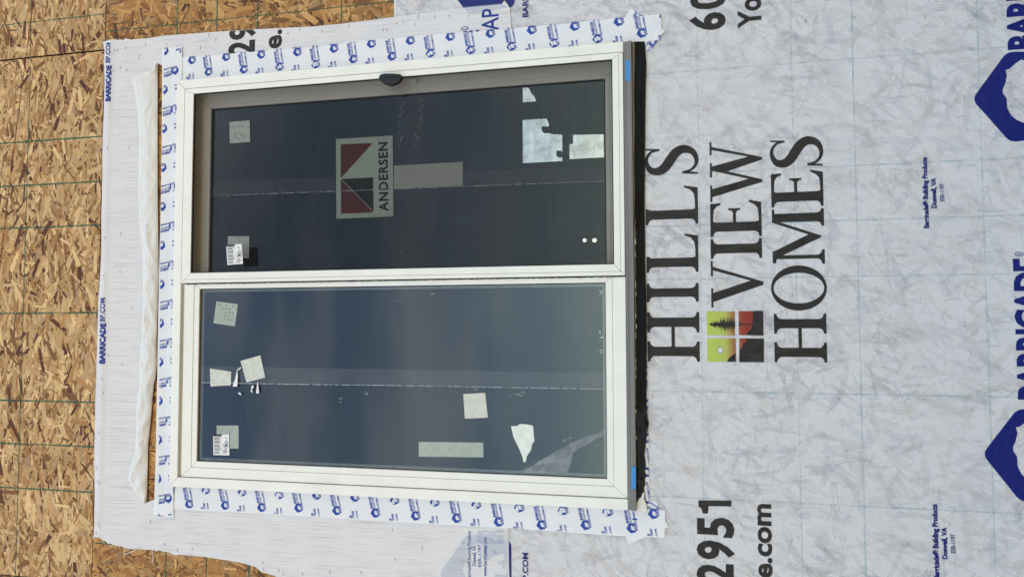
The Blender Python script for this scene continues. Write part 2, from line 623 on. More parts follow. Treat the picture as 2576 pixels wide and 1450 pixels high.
def print_mesh(name, v, f, mat, parent, y, h=None, step=None, clip=None, **kw):
    """flat print lying on a sheet; clip = convex polygon it is cut to"""
    bm = bmesh.new()
    bv = [bm.verts.new((a, 0, b_)) for a, b_ in v]
    for t in f:
        try:
            bm.faces.new([bv[i] for i in t])
        except ValueError:
            pass
    if clip:
        n = len(clip)
        cx = sum(p[0] for p in clip) / n
        cz = sum(p[1] for p in clip) / n
        for i in range(n):
            p, q = clip[i], clip[(i + 1) % n]
            no = Vector((q[1] - p[1], 0, -(q[0] - p[0])))
            if no.dot(Vector((cx - p[0], 0, cz - p[1]))) > 0:
                no = -no
            bmesh.ops.bisect_plane(bm, geom=bm.verts[:] + bm.edges[:] + bm.faces[:], plane_co=(p[0], 0, p[1]), plane_no=no, clear_outer=True, dist=1e-7)
            if not bm.faces:
                bm.free()
                return None
    if step:
        cut_grid(bm, step)
    bm.normal_update()
    bad = [fc for fc in bm.faces if fc.normal.y > 0]
    if bad:
        bmesh.ops.reverse_faces(bm, faces=bad)
    for vv in bm.verts:
        vv.co.y = y - (h(vv.co.x, vv.co.z) if h else 0.0)
    me = bpy.data.meshes.new(name)
    bm.to_mesh(me)
    bm.free()
    return link(name, me, mat, parent, **kw)


def wall_text(s, base_px, cap_px, ys, ye, mat, parent, y, h=None, bold=0.02, shear=0.0, space=1.0, step=None, clip=None, name='lettering'):
    """text that runs along the wall (up the sideways picture) from ys to ye, its feet at base_px"""
    v, f, a, b_ = text2d(s, bold, shear, space)
    yp = y - (h(*wp(base_px, (ys + ye) / 2, y)) if h else 0.0)
    x0 = wp(base_px, ys, yp)[0]
    x1 = wp(base_px, ye, yp)[0]
    zb = wp(base_px, (ys + ye) / 2, yp)[1]
    cap = wp(cap_px, (ys + ye) / 2, yp)[1] - zb
    k = (x1 - x0) / (b_ - a)
    return print_mesh(name, [(x0 + (p[0] - a) * k, zb + p[1] * cap) for p in v], f, mat, parent, y, h, step, clip)


def arc(cx, cz, r0, r1, a0, a1, n=6):
    return [(cx + r0 * math.cos(math.radians(a0 + (a1 - a0) * i / n)), cz + r1 * math.sin(math.radians(a0 + (a1 - a0) * i / n))) for i in range(n + 1)]


def stem(cx, t, sl_=None, sr=None, z0=0.0, z1=1.0, top=True, bot=True):
    sh, r = 0.05, 0.09
    sl_ = sl_ if sl_ is not None else 0.19
    sr = sr if sr is not None else 0.19
    pts = []
    if bot:
        pts += [(cx - sl_, z0), (cx + sr, z0), (cx + sr, z0 + sh)]
        pts += [(cx + t / 2 + (sr - t / 2) * (1 - math.sin(math.radians(q))), z0 + sh + r * (1 - math.cos(math.radians(q)))) for q in (20, 45, 70, 90)]
    else:
        pts += [(cx - t / 2, z0), (cx + t / 2, z0)]
    if top:
        pts += [(cx + t / 2 + (sr - t / 2) * (1 - math.sin(math.radians(q))), z1 - sh - r * (1 - math.cos(math.radians(q)))) for q in (90, 70, 45, 20)]
        pts += [(cx + sr, z1 - sh), (cx + sr, z1), (cx - sl_, z1), (cx - sl_, z1 - sh)]
        pts += [(cx - t / 2 - (sl_ - t / 2) * (1 - math.sin(math.radians(q))), z1 - sh - r * (1 - math.cos(math.radians(q)))) for q in (20, 45, 70, 90)]
    else:
        pts += [(cx + t / 2, z1), (cx - t / 2, z1)]
    if bot:
        pts += [(cx - t / 2 - (sl_ - t / 2) * (1 - math.sin(math.radians(q))), z0 + sh + r * (1 - math.cos(math.radians(q)))) for q in (90, 70, 45, 20)]
        pts += [(cx - sl_, z0 + sh)]
    return pts


def spine(pts, wd, n=6):
    """outline of a stroke of varying width"""
    P = [Vector((a, b_)) for a, b_ in pts]
    out, ws = [], []
    for i in range(len(P) - 1):
        p0, p1, p2, p3 = P[max(i - 1, 0)], P[i], P[i + 1], P[min(i + 2, len(P) - 1)]
        for k in range(n):
            t = k / n
            out.append(0.5 * ((2 * p1) + (p2 - p0) * t + (2 * p0 - 5 * p1 + 4 * p2 - p3) * t * t + (3 * p1 - p0 - 3 * p2 + p3) * t ** 3))
            ws.append(wd[i] + (wd[i + 1] - wd[i]) * t)
    out.append(P[-1])
    ws.append(wd[-1])
    L, R = [], []
    for i, p in enumerate(out):
        d = (out[min(i + 1, len(out) - 1)] - out[max(i - 1, 0)]).normalized()
        nn = Vector((-d.y, d.x))
        L.append(tuple(p + nn * ws[i] / 2))
        R.append(tuple(p - nn * ws[i] / 2))
    quads = [[L[i], L[i + 1], R[i + 1], R[i]] for i in range(len(out) - 1)]
    return quads


def glyph(ch):
    """serif capitals: list of pieces, each a list of loops; returns pieces, width"""
    T = 0.175
    if ch == 'I':
        return [[stem(0.19, T)]], 0.38
    if ch == 'H':
        return [[stem(0.19, T)], [stem(0.74, T)], [[(0.19 + T / 2, 0.47), (0.74 - T / 2, 0.47), (0.74 - T / 2, 0.535), (0.19 + T / 2, 0.535)]]], 0.93
    if ch == 'L':
        return [[stem(0.19, T, 0.19, 0.12)], [[(0.31, 0), (0.70, 0), (0.745, 0.26), (0.71, 0.26), (0.665, 0.14), (0.58, 0.075), (0.46, 0.058), (0.31, 0.055)]]], 0.745
    if ch == 'E':
        return [[stem(0.19, T, 0.19, 0.12)],
                [[(0.31, 0), (0.64, 0), (0.69, 0.24), (0.655, 0.24), (0.60, 0.13), (0.53, 0.072), (0.42, 0.058), (0.31, 0.055)]],
                [[(0.31, 0.945), (0.42, 0.942), (0.52, 0.928), (0.58, 0.88), (0.61, 0.80), (0.645, 0.80), (0.635, 1.0), (0.31, 1.0)]],
                [[(0.19 + T / 2, 0.495), (0.46, 0.495), (0.50, 0.46), (0.505, 0.415), (0.54, 0.415), (0.54, 0.645), (0.505, 0.645), (0.50, 0.59), (0.46, 0.555), (0.19 + T / 2, 0.555)]]], 0.69
    if ch == 'V':
        return [[[(0.11, 0.96), (0.29, 0.96), (0.525, 0.22), (0.74, 0.96), (0.81, 0.96), (0.50, -0.02), (0.44, -0.02)]],
                [[(0.0, 0.96), (0.38, 0.96), (0.38, 1.0), (0.0, 1.0)]], [[(0.62, 0.96), (0.92, 0.96), (0.92, 1.0), (0.62, 1.0)]]], 0.92
    if ch == 'W':
        return [[[(0.10, 0.96), (0.27, 0.96), (0.455, 0.24), (0.605, 0.76), (0.655, 0.96), (0.75, 0.96), (0.92, 0.24), (1.10, 0.96), (1.165, 0.96), (0.895, -0.02), (0.845, -0.02), (0.632, 0.66), (0.43, -0.02), (0.38, -0.02)]],
                [[(0.0, 0.96), (0.35, 0.96), (0.35, 1.0), (0.0, 1.0)]], [[(0.99, 0.96), (1.27, 0.96), (1.27, 1.0), (0.99, 1.0)]],
                [[(0.52, 0.96), (0.82, 0.96), (0.82, 1.0), (0.52, 1.0)]]], 1.27
    if ch == 'M':
        return [[stem(0.15, 0.075, 0.15, 0.14, 0, 0.93, False, True)], [stem(0.95, T, 0.18, 0.17, 0, 0.95, False, True)],
                [[(0.03, 0.93), (0.03, 1.0), (0.26, 1.0), (0.60, 0.30), (0.86, 1.0), (1.13, 1.0), (1.13, 0.955), (1.0375, 0.95), (0.8625, 0.85), (0.57, 0.06), (0.54, 0.06), (0.1875, 0.80), (0.1875, 0.93)]]], 1.13
    if ch == 'O':
        return [[arc(0.44, 0.5, 0.44, 0.525, 0, 360, 40)[:-1], arc(0.44, 0.5, 0.30, 0.475, 0, 360, 40)[:-1]]], 0.88
    if ch == 'S':
        sp_ = [(0.505, 0.74), (0.47, 0.88), (0.36, 0.965), (0.23, 0.965), (0.10, 0.88), (0.085, 0.735), (0.16, 0.615), (0.30, 0.515), (0.44, 0.405), (0.505, 0.265), (0.45, 0.10), (0.31, 0.025), (0.18, 0.04), (0.085, 0.13), (0.045, 0.27)]
        wd = [0.035, 0.045, 0.06, 0.08, 0.125, 0.165, 0.185, 0.19, 0.185, 0.165, 0.12, 0.08, 0.06, 0.045, 0.035]
        q = [[lp] for lp in spine(sp_, wd)]
        q += [[[(0.485, 0.72), (0.525, 0.72), (0.545, 1.0), (0.515, 1.0)]], [[(0.0, 0.0), (0.035, 0.0), (0.068, 0.29), (0.022, 0.29)]]]
        return q, 0.59
    return [], 0.5


def serif_letter(ch, base_px, cap_px, ys, ye, mat, parent, y, h, step=0.02):
    pcs, wdt = glyph(ch)
    yp = y - h(*wp(base_px, (ys + ye) / 2, y))
    x0, x1 = wp(base_px, ys, yp)[0], wp(base_px, ye, yp)[0]
    zb = wp(base_px, (ys + ye) / 2, yp)[1]
    cap = wp(cap_px, (ys + ye) / 2, yp)[1] - zb
    V, Fc = [], []
    for pc in pcs:
        v, f = tess([[(x0 + p[0] / wdt * (x1 - x0), zb + p[1] * cap) for p in lp] for lp in pc])
        o = len(V)
        V += v
        Fc += [tuple(i + o for i in t) for t in f]
    return print_mesh('letter', V, Fc, mat, parent, y, h, step)


# the bear badge: x -0.55..0.55, z 0..1
def round_poly(pts, r, n=4):
    out = []
    m_ = len(pts)
    for i in range(m_):
        p, a, c = Vector(pts[i]), Vector(pts[i - 1]), Vector(pts[(i + 1) % m_])
        d0, d1 = (a - p).normalized(), (c - p).normalized()
        s0, s1 = p + d0 * r, p + d1 * r
        for k in range(n + 1):
            t = k / n
            out.append(tuple((1 - t) ** 2 * s0 + 2 * t * (1 - t) * p + t * t * s1))
    return out


BADGE = round_poly([(0, 1.0), (-0.56, 0.60), (-0.50, 0.0), (0.50, 0.0), (0.56, 0.60)], 0.085)
BEAR = [(0.45, 0.45), (0.40, 0.52), (0.345, 0.58), (0.335, 0.625), (0.265, 0.61), (0.17, 0.632), (0.10, 0.662), (0.05, 0.662),
        (-0.02, 0.623), (-0.137, 0.62), (-0.23, 0.58), (-0.29, 0.52), (-0.335, 0.435), (-0.36, 0.34), (-0.35, 0.24), (-0.40, 0.12),
        (-0.38, 0.05), (-0.24, 0.05), (-0.20, 0.15), (-0.14, 0.20), (-0.15, 0.07), (-0.05, 0.06), (-0.02, 0.22), (0.06, 0.23),
        (0.05, 0.07), (0.17, 0.06), (0.19, 0.20), (0.25, 0.10), (0.33, 0.10), (0.28, 0.24), (0.22, 0.33), (0.275, 0.40), (0.36, 0.37), (0.43, 0.40)]


def badge_vf(k=1.0):
    return tess([BADGE, [(p[0] * k, 0.04 + (p[1] - 0.04) * k) for p in BEAR]])


def big_badge(cx_px, cy_px, apex_px, halfw_px, mat, parent, y, h, step):
    """badge seen at centre height cy_px, its tip at apex_px, lying on the wall"""
    x, z = wp(apex_px, cy_px, y)
    s = (wp(apex_px + 90, cy_px - halfw_px, y)[0] - wp(apex_px + 90, cy_px + halfw_px, y)[0]) / 1.12
    v, f = badge_vf()
    return print_mesh('bear_badge', [(x + p[0] * s, z + (p[1] - 1) * s) for p in v], f, mat, parent, y, h, step)


def motif():
    V, Fc = [], []

    def add(v, f):
        o = len(V)
        V.extend(v)
        Fc.extend(tuple(i + o for i in t) for t in f)
    v, f = badge_vf(0.72)
    add([(p[0] * 0.034, (p[1] - 0.5) * 0.034) for p in v], f)

    def line(s, x0, x1, zb, cap, bold, sh):
        v, f, a, b_ = text2d(s, bold, sh)
        k = (x1 - x0) / (b_ - a)
        add([(x0 + (p[0] - a) * k, zb + p[1] * cap) for p in v], f)
    line('BARRICADE', 0.019, 0.074, 0.0035, 0.0095, 0.06, 0.15)
    line('FLASH EXTREME', 0.019, 0.091, -0.0085, 0.0092, 0.022, 0.15)
    line('BARRICADEBP.COM', -0.012, 0.088, -0.0245, 0.0066, 0.04, 0.0)
    return V, Fc


MOTIF = None


def place_motif(parent, cx, cz, ang, y, clip, h=None):
    global MOTIF
    if MOTIF is None:
        MOTIF = motif()
    c, s = math.cos(math.radians(ang)), math.sin(math.radians(ang))
    v = [(cx + p[0] * c - p[1] * s, cz + p[0] * s + p[1] * c) for p in MOTIF[0]]
    return print_mesh('printed_logo', v, MOTIF[1], 'ink_blue', parent, y, h, None, clip)


# ------------------------------------------------------------------ ground
def gh(x, y):
    return 0.02 * noise.noise(Vector((x * 0.7, y * 0.7, 3)))


gv, gf = [], []
xs_ = [-900, -200, -60, -20, -8, -4, -2, -1, 0, 1, 2, 3, 4, 6, 10, 22, 60, 200, 900]
ys_ = [-900, -200, -60, -20, -8, -5, -4, -3, -2, -1, -0.4, 0.02, 1, 3, 6, 12, 60, 200, 900]
for yy in ys_:
    for xx in xs_:
        gv.append((xx, yy, gh(xx, yy)))
for j in range(len(ys_) - 1):
    for i in range(len(xs_) - 1):
        k = j * len(xs_) + i
        gf.append((k, k + 1, k + len(xs_) + 1, k + len(xs_)))
raw('ground', gv, gf, 'dirt', None, True, kind='structure')

# ------------------------------------------------------------------ the sheathed wall
WX0, WX1 = 0.0, 1.5 * S
WZ0, WZ1 = Z0, Z0 + 1.6856 * S
zj = wp(250, 700)[1]                         # joint between the rows of boards
xj0, xj1 = wp(0, 1444)[0], wp(0, 153)[0]     # upright joints of the upper row
xa, xb = wp(391, 1134)[0], wp(405, 283)[0]   # joints over the window
LEFT, RGT, TOPZ = -1.5, 3.4, 5.6
wall = thing('house_wall', 'house wall sheathed with tan oriented strand board panels', 'wall')

PALE = [((0.57, 0.36, 0.17), 30), ((0.73, 0.515, 0.275), 28), ((0.42, 0.225, 0.09), 22), ((0.24, 0.11, 0.042), 14), ((0.12, 0.044, 0.018), 8), ((0.52, 0.35, 0.20), 10)]
BROWN = [((0.50, 0.27, 0.095), 28), ((0.62, 0.375, 0.155), 20), ((0.37, 0.175, 0.058), 24), ((0.22, 0.10, 0.034), 14), ((0.12, 0.045, 0.016), 6), ((0.40, 0.26, 0.13), 10)]


def strands(rect, ang0, spread, count, pal, seed, size=1.0):
    r = random.Random(seed)
    x0, x1, z0, z1 = rect
    out = []
    tot = sum(w_ for _, w_ in pal)
    for i in range(count):
        cx, cz = r.uniform(x0, x1), r.uniform(z0, z1)
        a = math.radians(ang0 + r.gauss(0, spread))
        if r.random() < 0.12:
            a += math.radians(r.uniform(40, 90))
        big_ = r.random()
        L = r.uniform(0.035, 0.085) if big_ < 0.5 else r.uniform(0.08, 0.15) if big_ < 0.8 else r.uniform(0.02, 0.06)
        wd = r.uniform(0.007, 0.018) if big_ < 0.5 else r.uniform(0.012, 0.036) if big_ < 0.8 else r.uniform(0.0015, 0.0045)
        L *= size * (0.8 if size == 1.0 else 1.0)
        wd *= size * (0.66 if size == 1.0 else 0.8)
        ca, sa = math.cos(a), math.sin(a)
        j = lambda q: r.uniform(-q, q)
        loc = [(-L / 2 + j(L * .08), -wd / 2 + j(wd * .15)), (j(L * .1), -wd / 2 + j(wd * .1)), (L / 2 + j(L * .08), -wd / 2 + j(wd * .2)),
               (L / 2 + j(L * .1), j(wd * .3)), (L / 2 + j(L * .1), wd / 2 + j(wd * .2)), (j(L * .1), wd / 2 + j(wd * .1)), (-L / 2 + j(L * .1), wd / 2 + j(wd * .2)), (-L / 2 + j(L * .1), j(wd * .3))]
        pts = [(min(max(cx + u * ca - v * sa, x0), x1), min(max(cz + u * sa + v * ca, z0), z1)) for u, v in loc]
        q = r.uniform(0, tot)
        for c, w_ in pal:
            q -= w_
            if q <= 0:
                break
        k = r.uniform(0.82, 1.14)
        if big_ >= 0.8 and size == 1.0:
            k *= 0.16 if r.random() < 0.66 else 1.25  # most thin slivers coloured dark as shadow gaps between strands
        c = tuple(v * k for v in c)
        ou, ov = r.uniform(0, 9), r.uniform(0, 9)
        out.append((pts, [(u + ou, v + ov) for u, v in loc], c, L * wd, (cx, cz)))
    return out


def strand_mesh(name, items, thick=0.0):
    V, Fc, UVs, Cs = [], [], [], []
    for (pts, uvs, c, ar, ctr), y in items:
        o = len(V)
        n = len(pts)
        V += [(p[0], y, p[1]) for p in pts]
        Fc.append(tuple(o + i for i in range(n)))
        UVs += uvs
        Cs += [c] * n
        if thick:
            V += [(p[0], y + thick, p[1]) for p in pts]
            for i in range(n):
                j = (i + 1) % n
                Fc.append((o + j, o + i, o + n + i, o + n + j))
                UVs += [uvs[j], uvs[i], uvs[i], uvs[j]]
                Cs += [c] * 4
    me = bpy.data.meshes.new(name)
    me.from_pydata(V, [], Fc)
    me.update()
    uvl = me.uv_layers.new(name='UVMap')
    ca = me.color_attributes.new('Col', 'FLOAT_COLOR', 'CORNER')
    fl = [q for u in UVs for q in u]
    uvl.data.foreach_set('uv', fl)
    ca.data.foreach_set('color', [q for c in Cs for q in (*c, 1)])
    me.materials.append(MATS['strand_wood'])
    return me


VISZ = (0.4, 4.9)


def in_view_bare(x, z):
    """where the bare board shows"""
    d = Vector((x, 0, z)) - LOC
    k = d.dot(FWD)
    px, py = 1287.5 + F * d.dot(RIGHT) / k, 725 - F * d.dot(UP) / k
    if not (-10 < px < 2585 and -10 < py < 1460):
        return False
    if px < 228:
        return True
    if py < 100 - (px - 260) * 0.085 - 6 and px < 985:
        return True
    if 236 < px < 640 and py > 1375 + (px - 300) * 0.12 + 8:
        return True
    return False


def osb_panel(rects, ang, spread, dens, pal, seed, nbig, gp=(0.0016, 0.0016)):
    verts, faces = [], []
    first = None
    items_all = []
    for k, (x0, x1, z0, z1) in enumerate(rects):
        o = len(verts)
        g_ = 0.0016
        for y in (0.0, 0.011):
            verts += [(x0 + gp[0], y, z0 + g_), (x1 - gp[1], y, z0 + g_), (x1 - gp[1], y, z1 - g_), (x0 + gp[0], y, z1 - g_)]
        faces += [(o, o + 1, o + 2, o + 3), (o + 7, o + 6, o + 5, o + 4), (o, o + 4, o + 5, o + 1), (o + 1, o + 5, o + 6, o + 2), (o + 2, o + 6, o + 7, o + 3), (o + 3, o + 7, o + 4, o)]
        cnt = int((x1 - x0) * (z1 - z0) * dens)
        items_all += strands((x0 + gp[0], x1 - gp[1], z0 + g_, z1 - g_), ang, spread, cnt, pal, seed + k)
    panel = raw('osb_panel', verts, faces, 'board_core', wall)
    n = len(items_all)
    rr = random.Random(seed)
    rr.shuffle(items_all)
    cand = [i for i in range(int(n * 0.80), n) if in_view_bare(*items_all[i][4])]
    cand.sort(key=lambda i: -items_all[i][3])
    chosen = set(cand[:nbig])
    bulk = []
    for i, it in enumerate(items_all):
        y = -0.0003 - 0.0011 * i / n
        if i in chosen:
            link('strand', strand_mesh('strand', [(it, y)], 0.0006), None, panel)
        else:
            bulk.append((it, y))
    link('strands', strand_mesh('strands', bulk), None, panel, kind='stuff')
    return panel


D1 = 8500
pU0 = osb_panel([(LEFT, xj0, zj, TOPZ)], 0, 22, 2600, PALE, 11, 0)
pU1 = osb_panel([(xj0, xj1, zj, TOPZ)], 0, 30, D1, PALE, 12, 150, (0.003, 0.004))
pU2 = osb_panel([(xj1, RGT, zj, TOPZ)], 0, 24, D1, PALE, 13, 30, (0.004, 0.002))
zf = 0.12
pL = osb_panel([(LEFT, 0.02, zf, zj), (0.02, xa, WZ1 - 0.02, zj)], 62, 42, 7500, BROWN, 14, 50)
pH = osb_panel([(xa, xb, WZ1 - 0.02, zj)], 10, 30, 5200, BROWN, 15, 0)
pR = osb_panel([(WX1 - 0.02, RGT, zf, zj), (xb, WX1 - 0.02, WZ1 - 0.02, zj)], 55, 45, 7500, BROWN, 16, 70)
pB = osb_panel([(0.02, WX1 - 0.02, zf, WZ0 + 0.02)], 70, 40, 2600, BROWN, 17, 0)


def guide(panel, p, q, wd=0.004, mat='green_ink', name='guide_line', seed=0):
    a, b_ = Vector((p[0], p[1])), Vector((q[0], q[1]))
    n = max(2, int((b_ - a).length / 0.02))
    d = (b_ - a).normalized()
    nn = Vector((-d.y, d.x))
    V, Fc = [], []
    for i in range(n + 1):
        c = a + (b_ - a) * i / n
        k = 0.5 * wd * (1 + 0.55 * fbm(c.x, c.y, 23, seed)) + 0.0003
        sh = 0.0009 * fbm(c.x, c.y, 9, seed + 4)
        for s_ in (-1, 1):
            e = c + nn * (sh + s_ * k)
            V.append((e.x, -0.0017, e.y))
    for i in range(n):
        Fc.append((2 * i, 2 * i + 1, 2 * i + 3, 2 * i + 2))
    return raw(name, V, Fc, mat, panel)


for x in (1.316, 1.141, 0.972, 0.635, 0.294, 0.127, -0.043):
    guide(pU1, (x * S, zj + 0.003), (x * S, TOPZ - 0.01), 0.0065, seed=x)
zh = wp(60, 750)[1]
guide(pU1, (xj0, zh), (xj1, zh), 0.004)
guide(pU2, (xj1, zh + 0.004), (RGT, zh + 0.004), 0.004)
guide(pU2, (wp(50, 60)[0], zj), (wp(50, 60)[0] + 0.002, TOPZ), 0.004)
guide(pU1, wp(85, 0), wp(43, 317), 0.0055, 'red_chalk', 'chalk_line')
guide(pU1, wp(43, 317), wp(0, 670), 0.0055, 'red_chalk', 'chalk_line')
for px in (445, 545, 647, 858):
    guide(pR, wp(px, 130), (RGT, wp(px, 10)[1]), 0.005, seed=px)
guide(pR, wp(268, 80), (wp(268, 80)[0] - 0.006, 1.0), 0.004)
for px, py in ((418, 1385), (520, 1400), (627, 1420)):
    guide(pL, (LEFT, wp(px, py)[1]), (wp(px, py)[0] + 0.25, wp(px, py)[1]), 0.0055, seed=px)
guide(pL, wp(239, 1364), wp(300, 1367), 0.005)
# lines under the lower wrap
GH = []
for a_, b_ in (((2144, -40), (2173, 1450)), ((1991, 0), (2014, 1230)), ((2464, 0), (2490, 1230)), ((1760, 640), (1762, 1000))):
    p, q = wp(*a_), wp(*b_)
    guide(pB, (LEFT + 0.1, (p[1] + q[1]) / 2), (RGT - 0.1, (p[1] + q[1]) / 2), 0.009, seed=a_[0])
for a_ in ((2150, 149), (2200, 553), (2200, 694), (2100, 990), (2100, 1268), (2100, 420), (2100, 850)):
    x = wp(*a_)[0]
    guide(pB, (x, 0.2), (x + 0.004, WZ0 - 0.05), 0.008, seed=a_[1])

def nail(panel, p):
    x, z = wp(*p)
    a = [(x + 0.0032 * math.cos(k * math.pi / 4), z + 0.0032 * math.sin(k * math.pi / 4)) for k in range(8)]
    prism('nail_head', a, -0.0024, -0.001, 'steel', panel, 0.0006)


for p in ((232, 1262), (231, 1331), (226, 1355), (219, 1438), (244, 890), (248, 655), (250, 520), (252, 380), (257, 260), (259, 60), (150, 143), (60, 146), (205, 139), (100, 790), (160, 788), (40, 786), (98, 349), (180, 345)):
    nail(pU1, p)
for p in ((285, 40), (420, 20), (600, 12), (780, 22), (930, 14)):
    nail(pR, p)
for p in ((300, 1410), (400, 1425), (505, 1438)):
    nail(pL, p)

# ------------------------------------------------------------------ lower house wrap
ztop1 = wp(988, 700)[1]


WRK = wp(1490, 30)


def h1(x, z):
    u, v = x * 0.8 + z * 0.6, z * 0.8 - x * 0.6
    cx, cz = WRK
    d = math.hypot(x - cx, z - cz)
    a = math.atan2(z - cz, x - cx)
    fan = 0.0035 * math.exp(-(d / 0.16) ** 2) * abs(noise.noise(Vector((a * 3.2, 5.0, d * 2)))) if d < 0.5 else 0.0
    return (0.0050 + 0.0020 * fbm(x, z, 2.3, 1) + 0.0010 * fbm(x * 0.6, z, 9, 2) + fan
            + 0.0010 * (0.35 - abs(fbm(u * 0.3, v * 1.0, 8, 4))) + 0.0005 * (0.35 - abs(fbm(u * 1.6, v * 0.3, 11, 5))))


w1 = thing('house_wrap', 'large white house wrap sheet below the window with black and navy lettering', 'house wrap')
hole = [(0.03, WZ0 + 0.02), (0.03, ztop1), (WX1 - 0.03, ztop1), (WX1 - 0.03, WZ0 + 0.02)]
gx0, gst = LEFT + .1, 0.0155
nx_, nz_ = int((RGT - .1 - gx0) / gst), int((ztop1 - 0.18) / gst)
gv, gf = [], []
for j in range(nz_ + 1):
    for i in range(nx_ + 1):
        x, z = gx0 + i * gst, ztop1 - j * gst
        gv.append((x, -h1(x, z), z))
for j in range(nz_):
    for i in range(nx_):
        x, z = gx0 + (i + .5) * gst, ztop1 - (j + .5) * gst
        if 0.035 < x < WX1 - 0.035 and z > WZ0 + 0.02:
            continue
        k = j * (nx_ + 1) + i
        gf.append((k, k + nx_ + 1, k + nx_ + 2, k + 1))
raw('sheet', gv, gf, 'wrap_lower', w1, True)
YL = -0.0013
sheet('base_lap', [[(LEFT + .1, 0.16), (RGT - .1, 0.16), (RGT - .1, 0.20), (LEFT + .1, 0.20)]], 'wrap_back', w1, h1, 0.05, -0.002)


# the boards and their guide lines showing faintly through the thin sheet
SHOW = [((0.785, 0.745, 0.70), 32), ((0.61, 0.61, 0.69), 22), ((0.545, 0.585, 0.65), 10), ((0.80, 0.79, 0.795), 22), ((0.65, 0.63, 0.65), 14)]
gi = []
for rect, ang, sd in (((LEFT + .2, RGT - .2, 0.22, WZ0 - 0.03), 65, 71), ((LEFT + .2, -0.02, WZ0 - 0.03, ztop1 - 0.01), 60, 72), ((WX1 + 0.02, RGT - .2, WZ0 - 0.03, ztop1 - 0.01), 60, 73)):
    gi += strands(rect, ang, 38, int((rect[1] - rect[0]) * (rect[3] - rect[2]) * 1500), SHOW, sd, 0.95)
rg = random.Random(4)
rg.shuffle(gi)
me = strand_mesh('show_through', [(it, 0.0) for it in gi if it[3] > 0.0002])
me.materials.clear()
me.materials.append(MATS['show_through'])
kk = 0
for pl in me.polygons:
    kk += 1
    for vi in pl.vertices:
        co = me.vertices[vi].co
        co.y = -h1(co.x, co.z) - 0.00012 - 0.00022 * kk / len(me.polygons)
link('show_through', me, None, w1, kind='stuff')
for gx in ((2150, 149), (2200, 553), (2200, 694), (2100, 990), (2100, 1268), (2100, 420)):
    x = wp(*gx)[0]
    sheet('show_through_line', [[(x - 0.0028, 0.22), (x + 0.0028, 0.22), (x + 0.0038, WZ0 - 0.04), (x - 0.002, WZ0 - 0.04)]], 'show_through_line', w1, h1, 0.03, -0.00042)
for px_, wd_ in ((2158, 0.006), (2002, 0.0045), (2478, 0.005), (1762, 0.0035)):
    z = wp(px_, 725)[1]
    sheet('show_through_line', [[(LEFT + .2, z - wd_ * .5), (RGT - .2, z - wd_ * .5), (RGT - .2, z + wd_ * .5), (LEFT + .2, z + wd_ * .5)]], 'show_through_line', w1, h1, 0.03, -0.00046)


def L1(ch, base, cap, ys, ye):
    return serif_letter(ch, base, cap, ys, ye, 'ink_black', w1, YL, h1)


for ch, ba, ca_, ys, ye in (('H', 1759, 1628, 909, 784), ('I', 1757, 1626, 758, 711), ('L', 1756, 1625, 683, 586), ('L', 1755, 1623, 562, 465), ('S', 1754, 1622, 437, 362),
                            ('V', 1917, 1788, 772, 654), ('I', 1916, 1787, 648, 598), ('E', 1915, 1786, 593, 501), ('W', 1914, 1785, 503, 350),
                            ('H', 2079, 1947, 911, 788), ('O', 2076, 1942, 780, 666), ('M', 2073, 1942, 663, 522), ('E', 2070, 1939, 517, 425), ('S', 2068, 1937, 417, 340)):
    L1(ch, ba, ca_, ys, ye)


def psheet(name, pts, mat, parent, y, h, step=0.02, **kw):
    v, f = tess([P2(pts, y - h(*wp(*pts[0], y)))])
    return print_mesh(name, v, f, mat, parent, y, h, step, **kw)


# four-square emblem with sunset, hill, pine and moon
for q in (((1777, 782), (1848, 783), (1848, 843), (1778, 842)), ((1778, 850), (1850, 850), (1851, 909), (1779, 909)),
          ((1857, 782), (1919, 781), (1920, 843), (1858, 842)), ((1859, 850), (1921, 851), (1921, 910), (1859, 910))):
    psheet('emblem_square', q, 'logo_print', w1, YL, h1)
psheet('emblem_hill', [(1894, 781.5), (1919, 781), (1920, 843), (1877, 842.5), (1879, 836), (1888, 828), (1892, 812), (1893, 795)], 'ink_black', w1, YL - 0.0003, h1)
psheet('emblem_hill', [(1877, 850.5), (1921, 851), (1921, 910), (1859, 910), (1859, 877), (1866, 874), (1869, 863), (1876, 859)], 'ink_black', w1, YL - 0.0003, h1)
psheet('emblem_hill', [(1850, 886), (1850, 909), (1828, 909), (1834, 898), (1842, 893)], 'ink_black', w1, YL - 0.0003, h1)
mo = wp(1811, 880, YL)
mv = arc(mo[0], mo[1], 0.0125, 0.0115, 0, 360, 20)[:-1]
mi = arc(mo[0], mo[1], 0.0105, 0.0097, 0, 360, 20)[:-1]
v, f = tess([mv, mi])
print_mesh('emblem_moon', v, f, 'ink_grey', w1, YL - 0.0003, h1)
v, f = tess([mi])
print_mesh('emblem_moon', v, f, 'wrap_upper', w1, YL - 0.0003, h1)
rt = random.Random(5)
tv, tf = [], []
for k in range(60):                                   # pine: little blades off a trunk
    t = k / 59
    px = 1784 + t * 78
    if 1847 < px < 1858:
        continue
    wd = (3 + 17 * min(1, t * 2.1)) * (1.0 if t < 0.72 else max(0.3, 1 - (t - .72) * 2.6)) * rt.uniform(0.55, 1.1)
    for s_ in (-1, 1):
        a_ = wp(px - 1.2, 815, YL)
        b_ = wp(px + 2.4, 815, YL)
        c_ = wp(px + rt.uniform(-3, 3), 815 + s_ * wd, YL)
        o = len(tv)
        tv += [a_, b_, c_]
        tf.append((o, o + 1, o + 2))
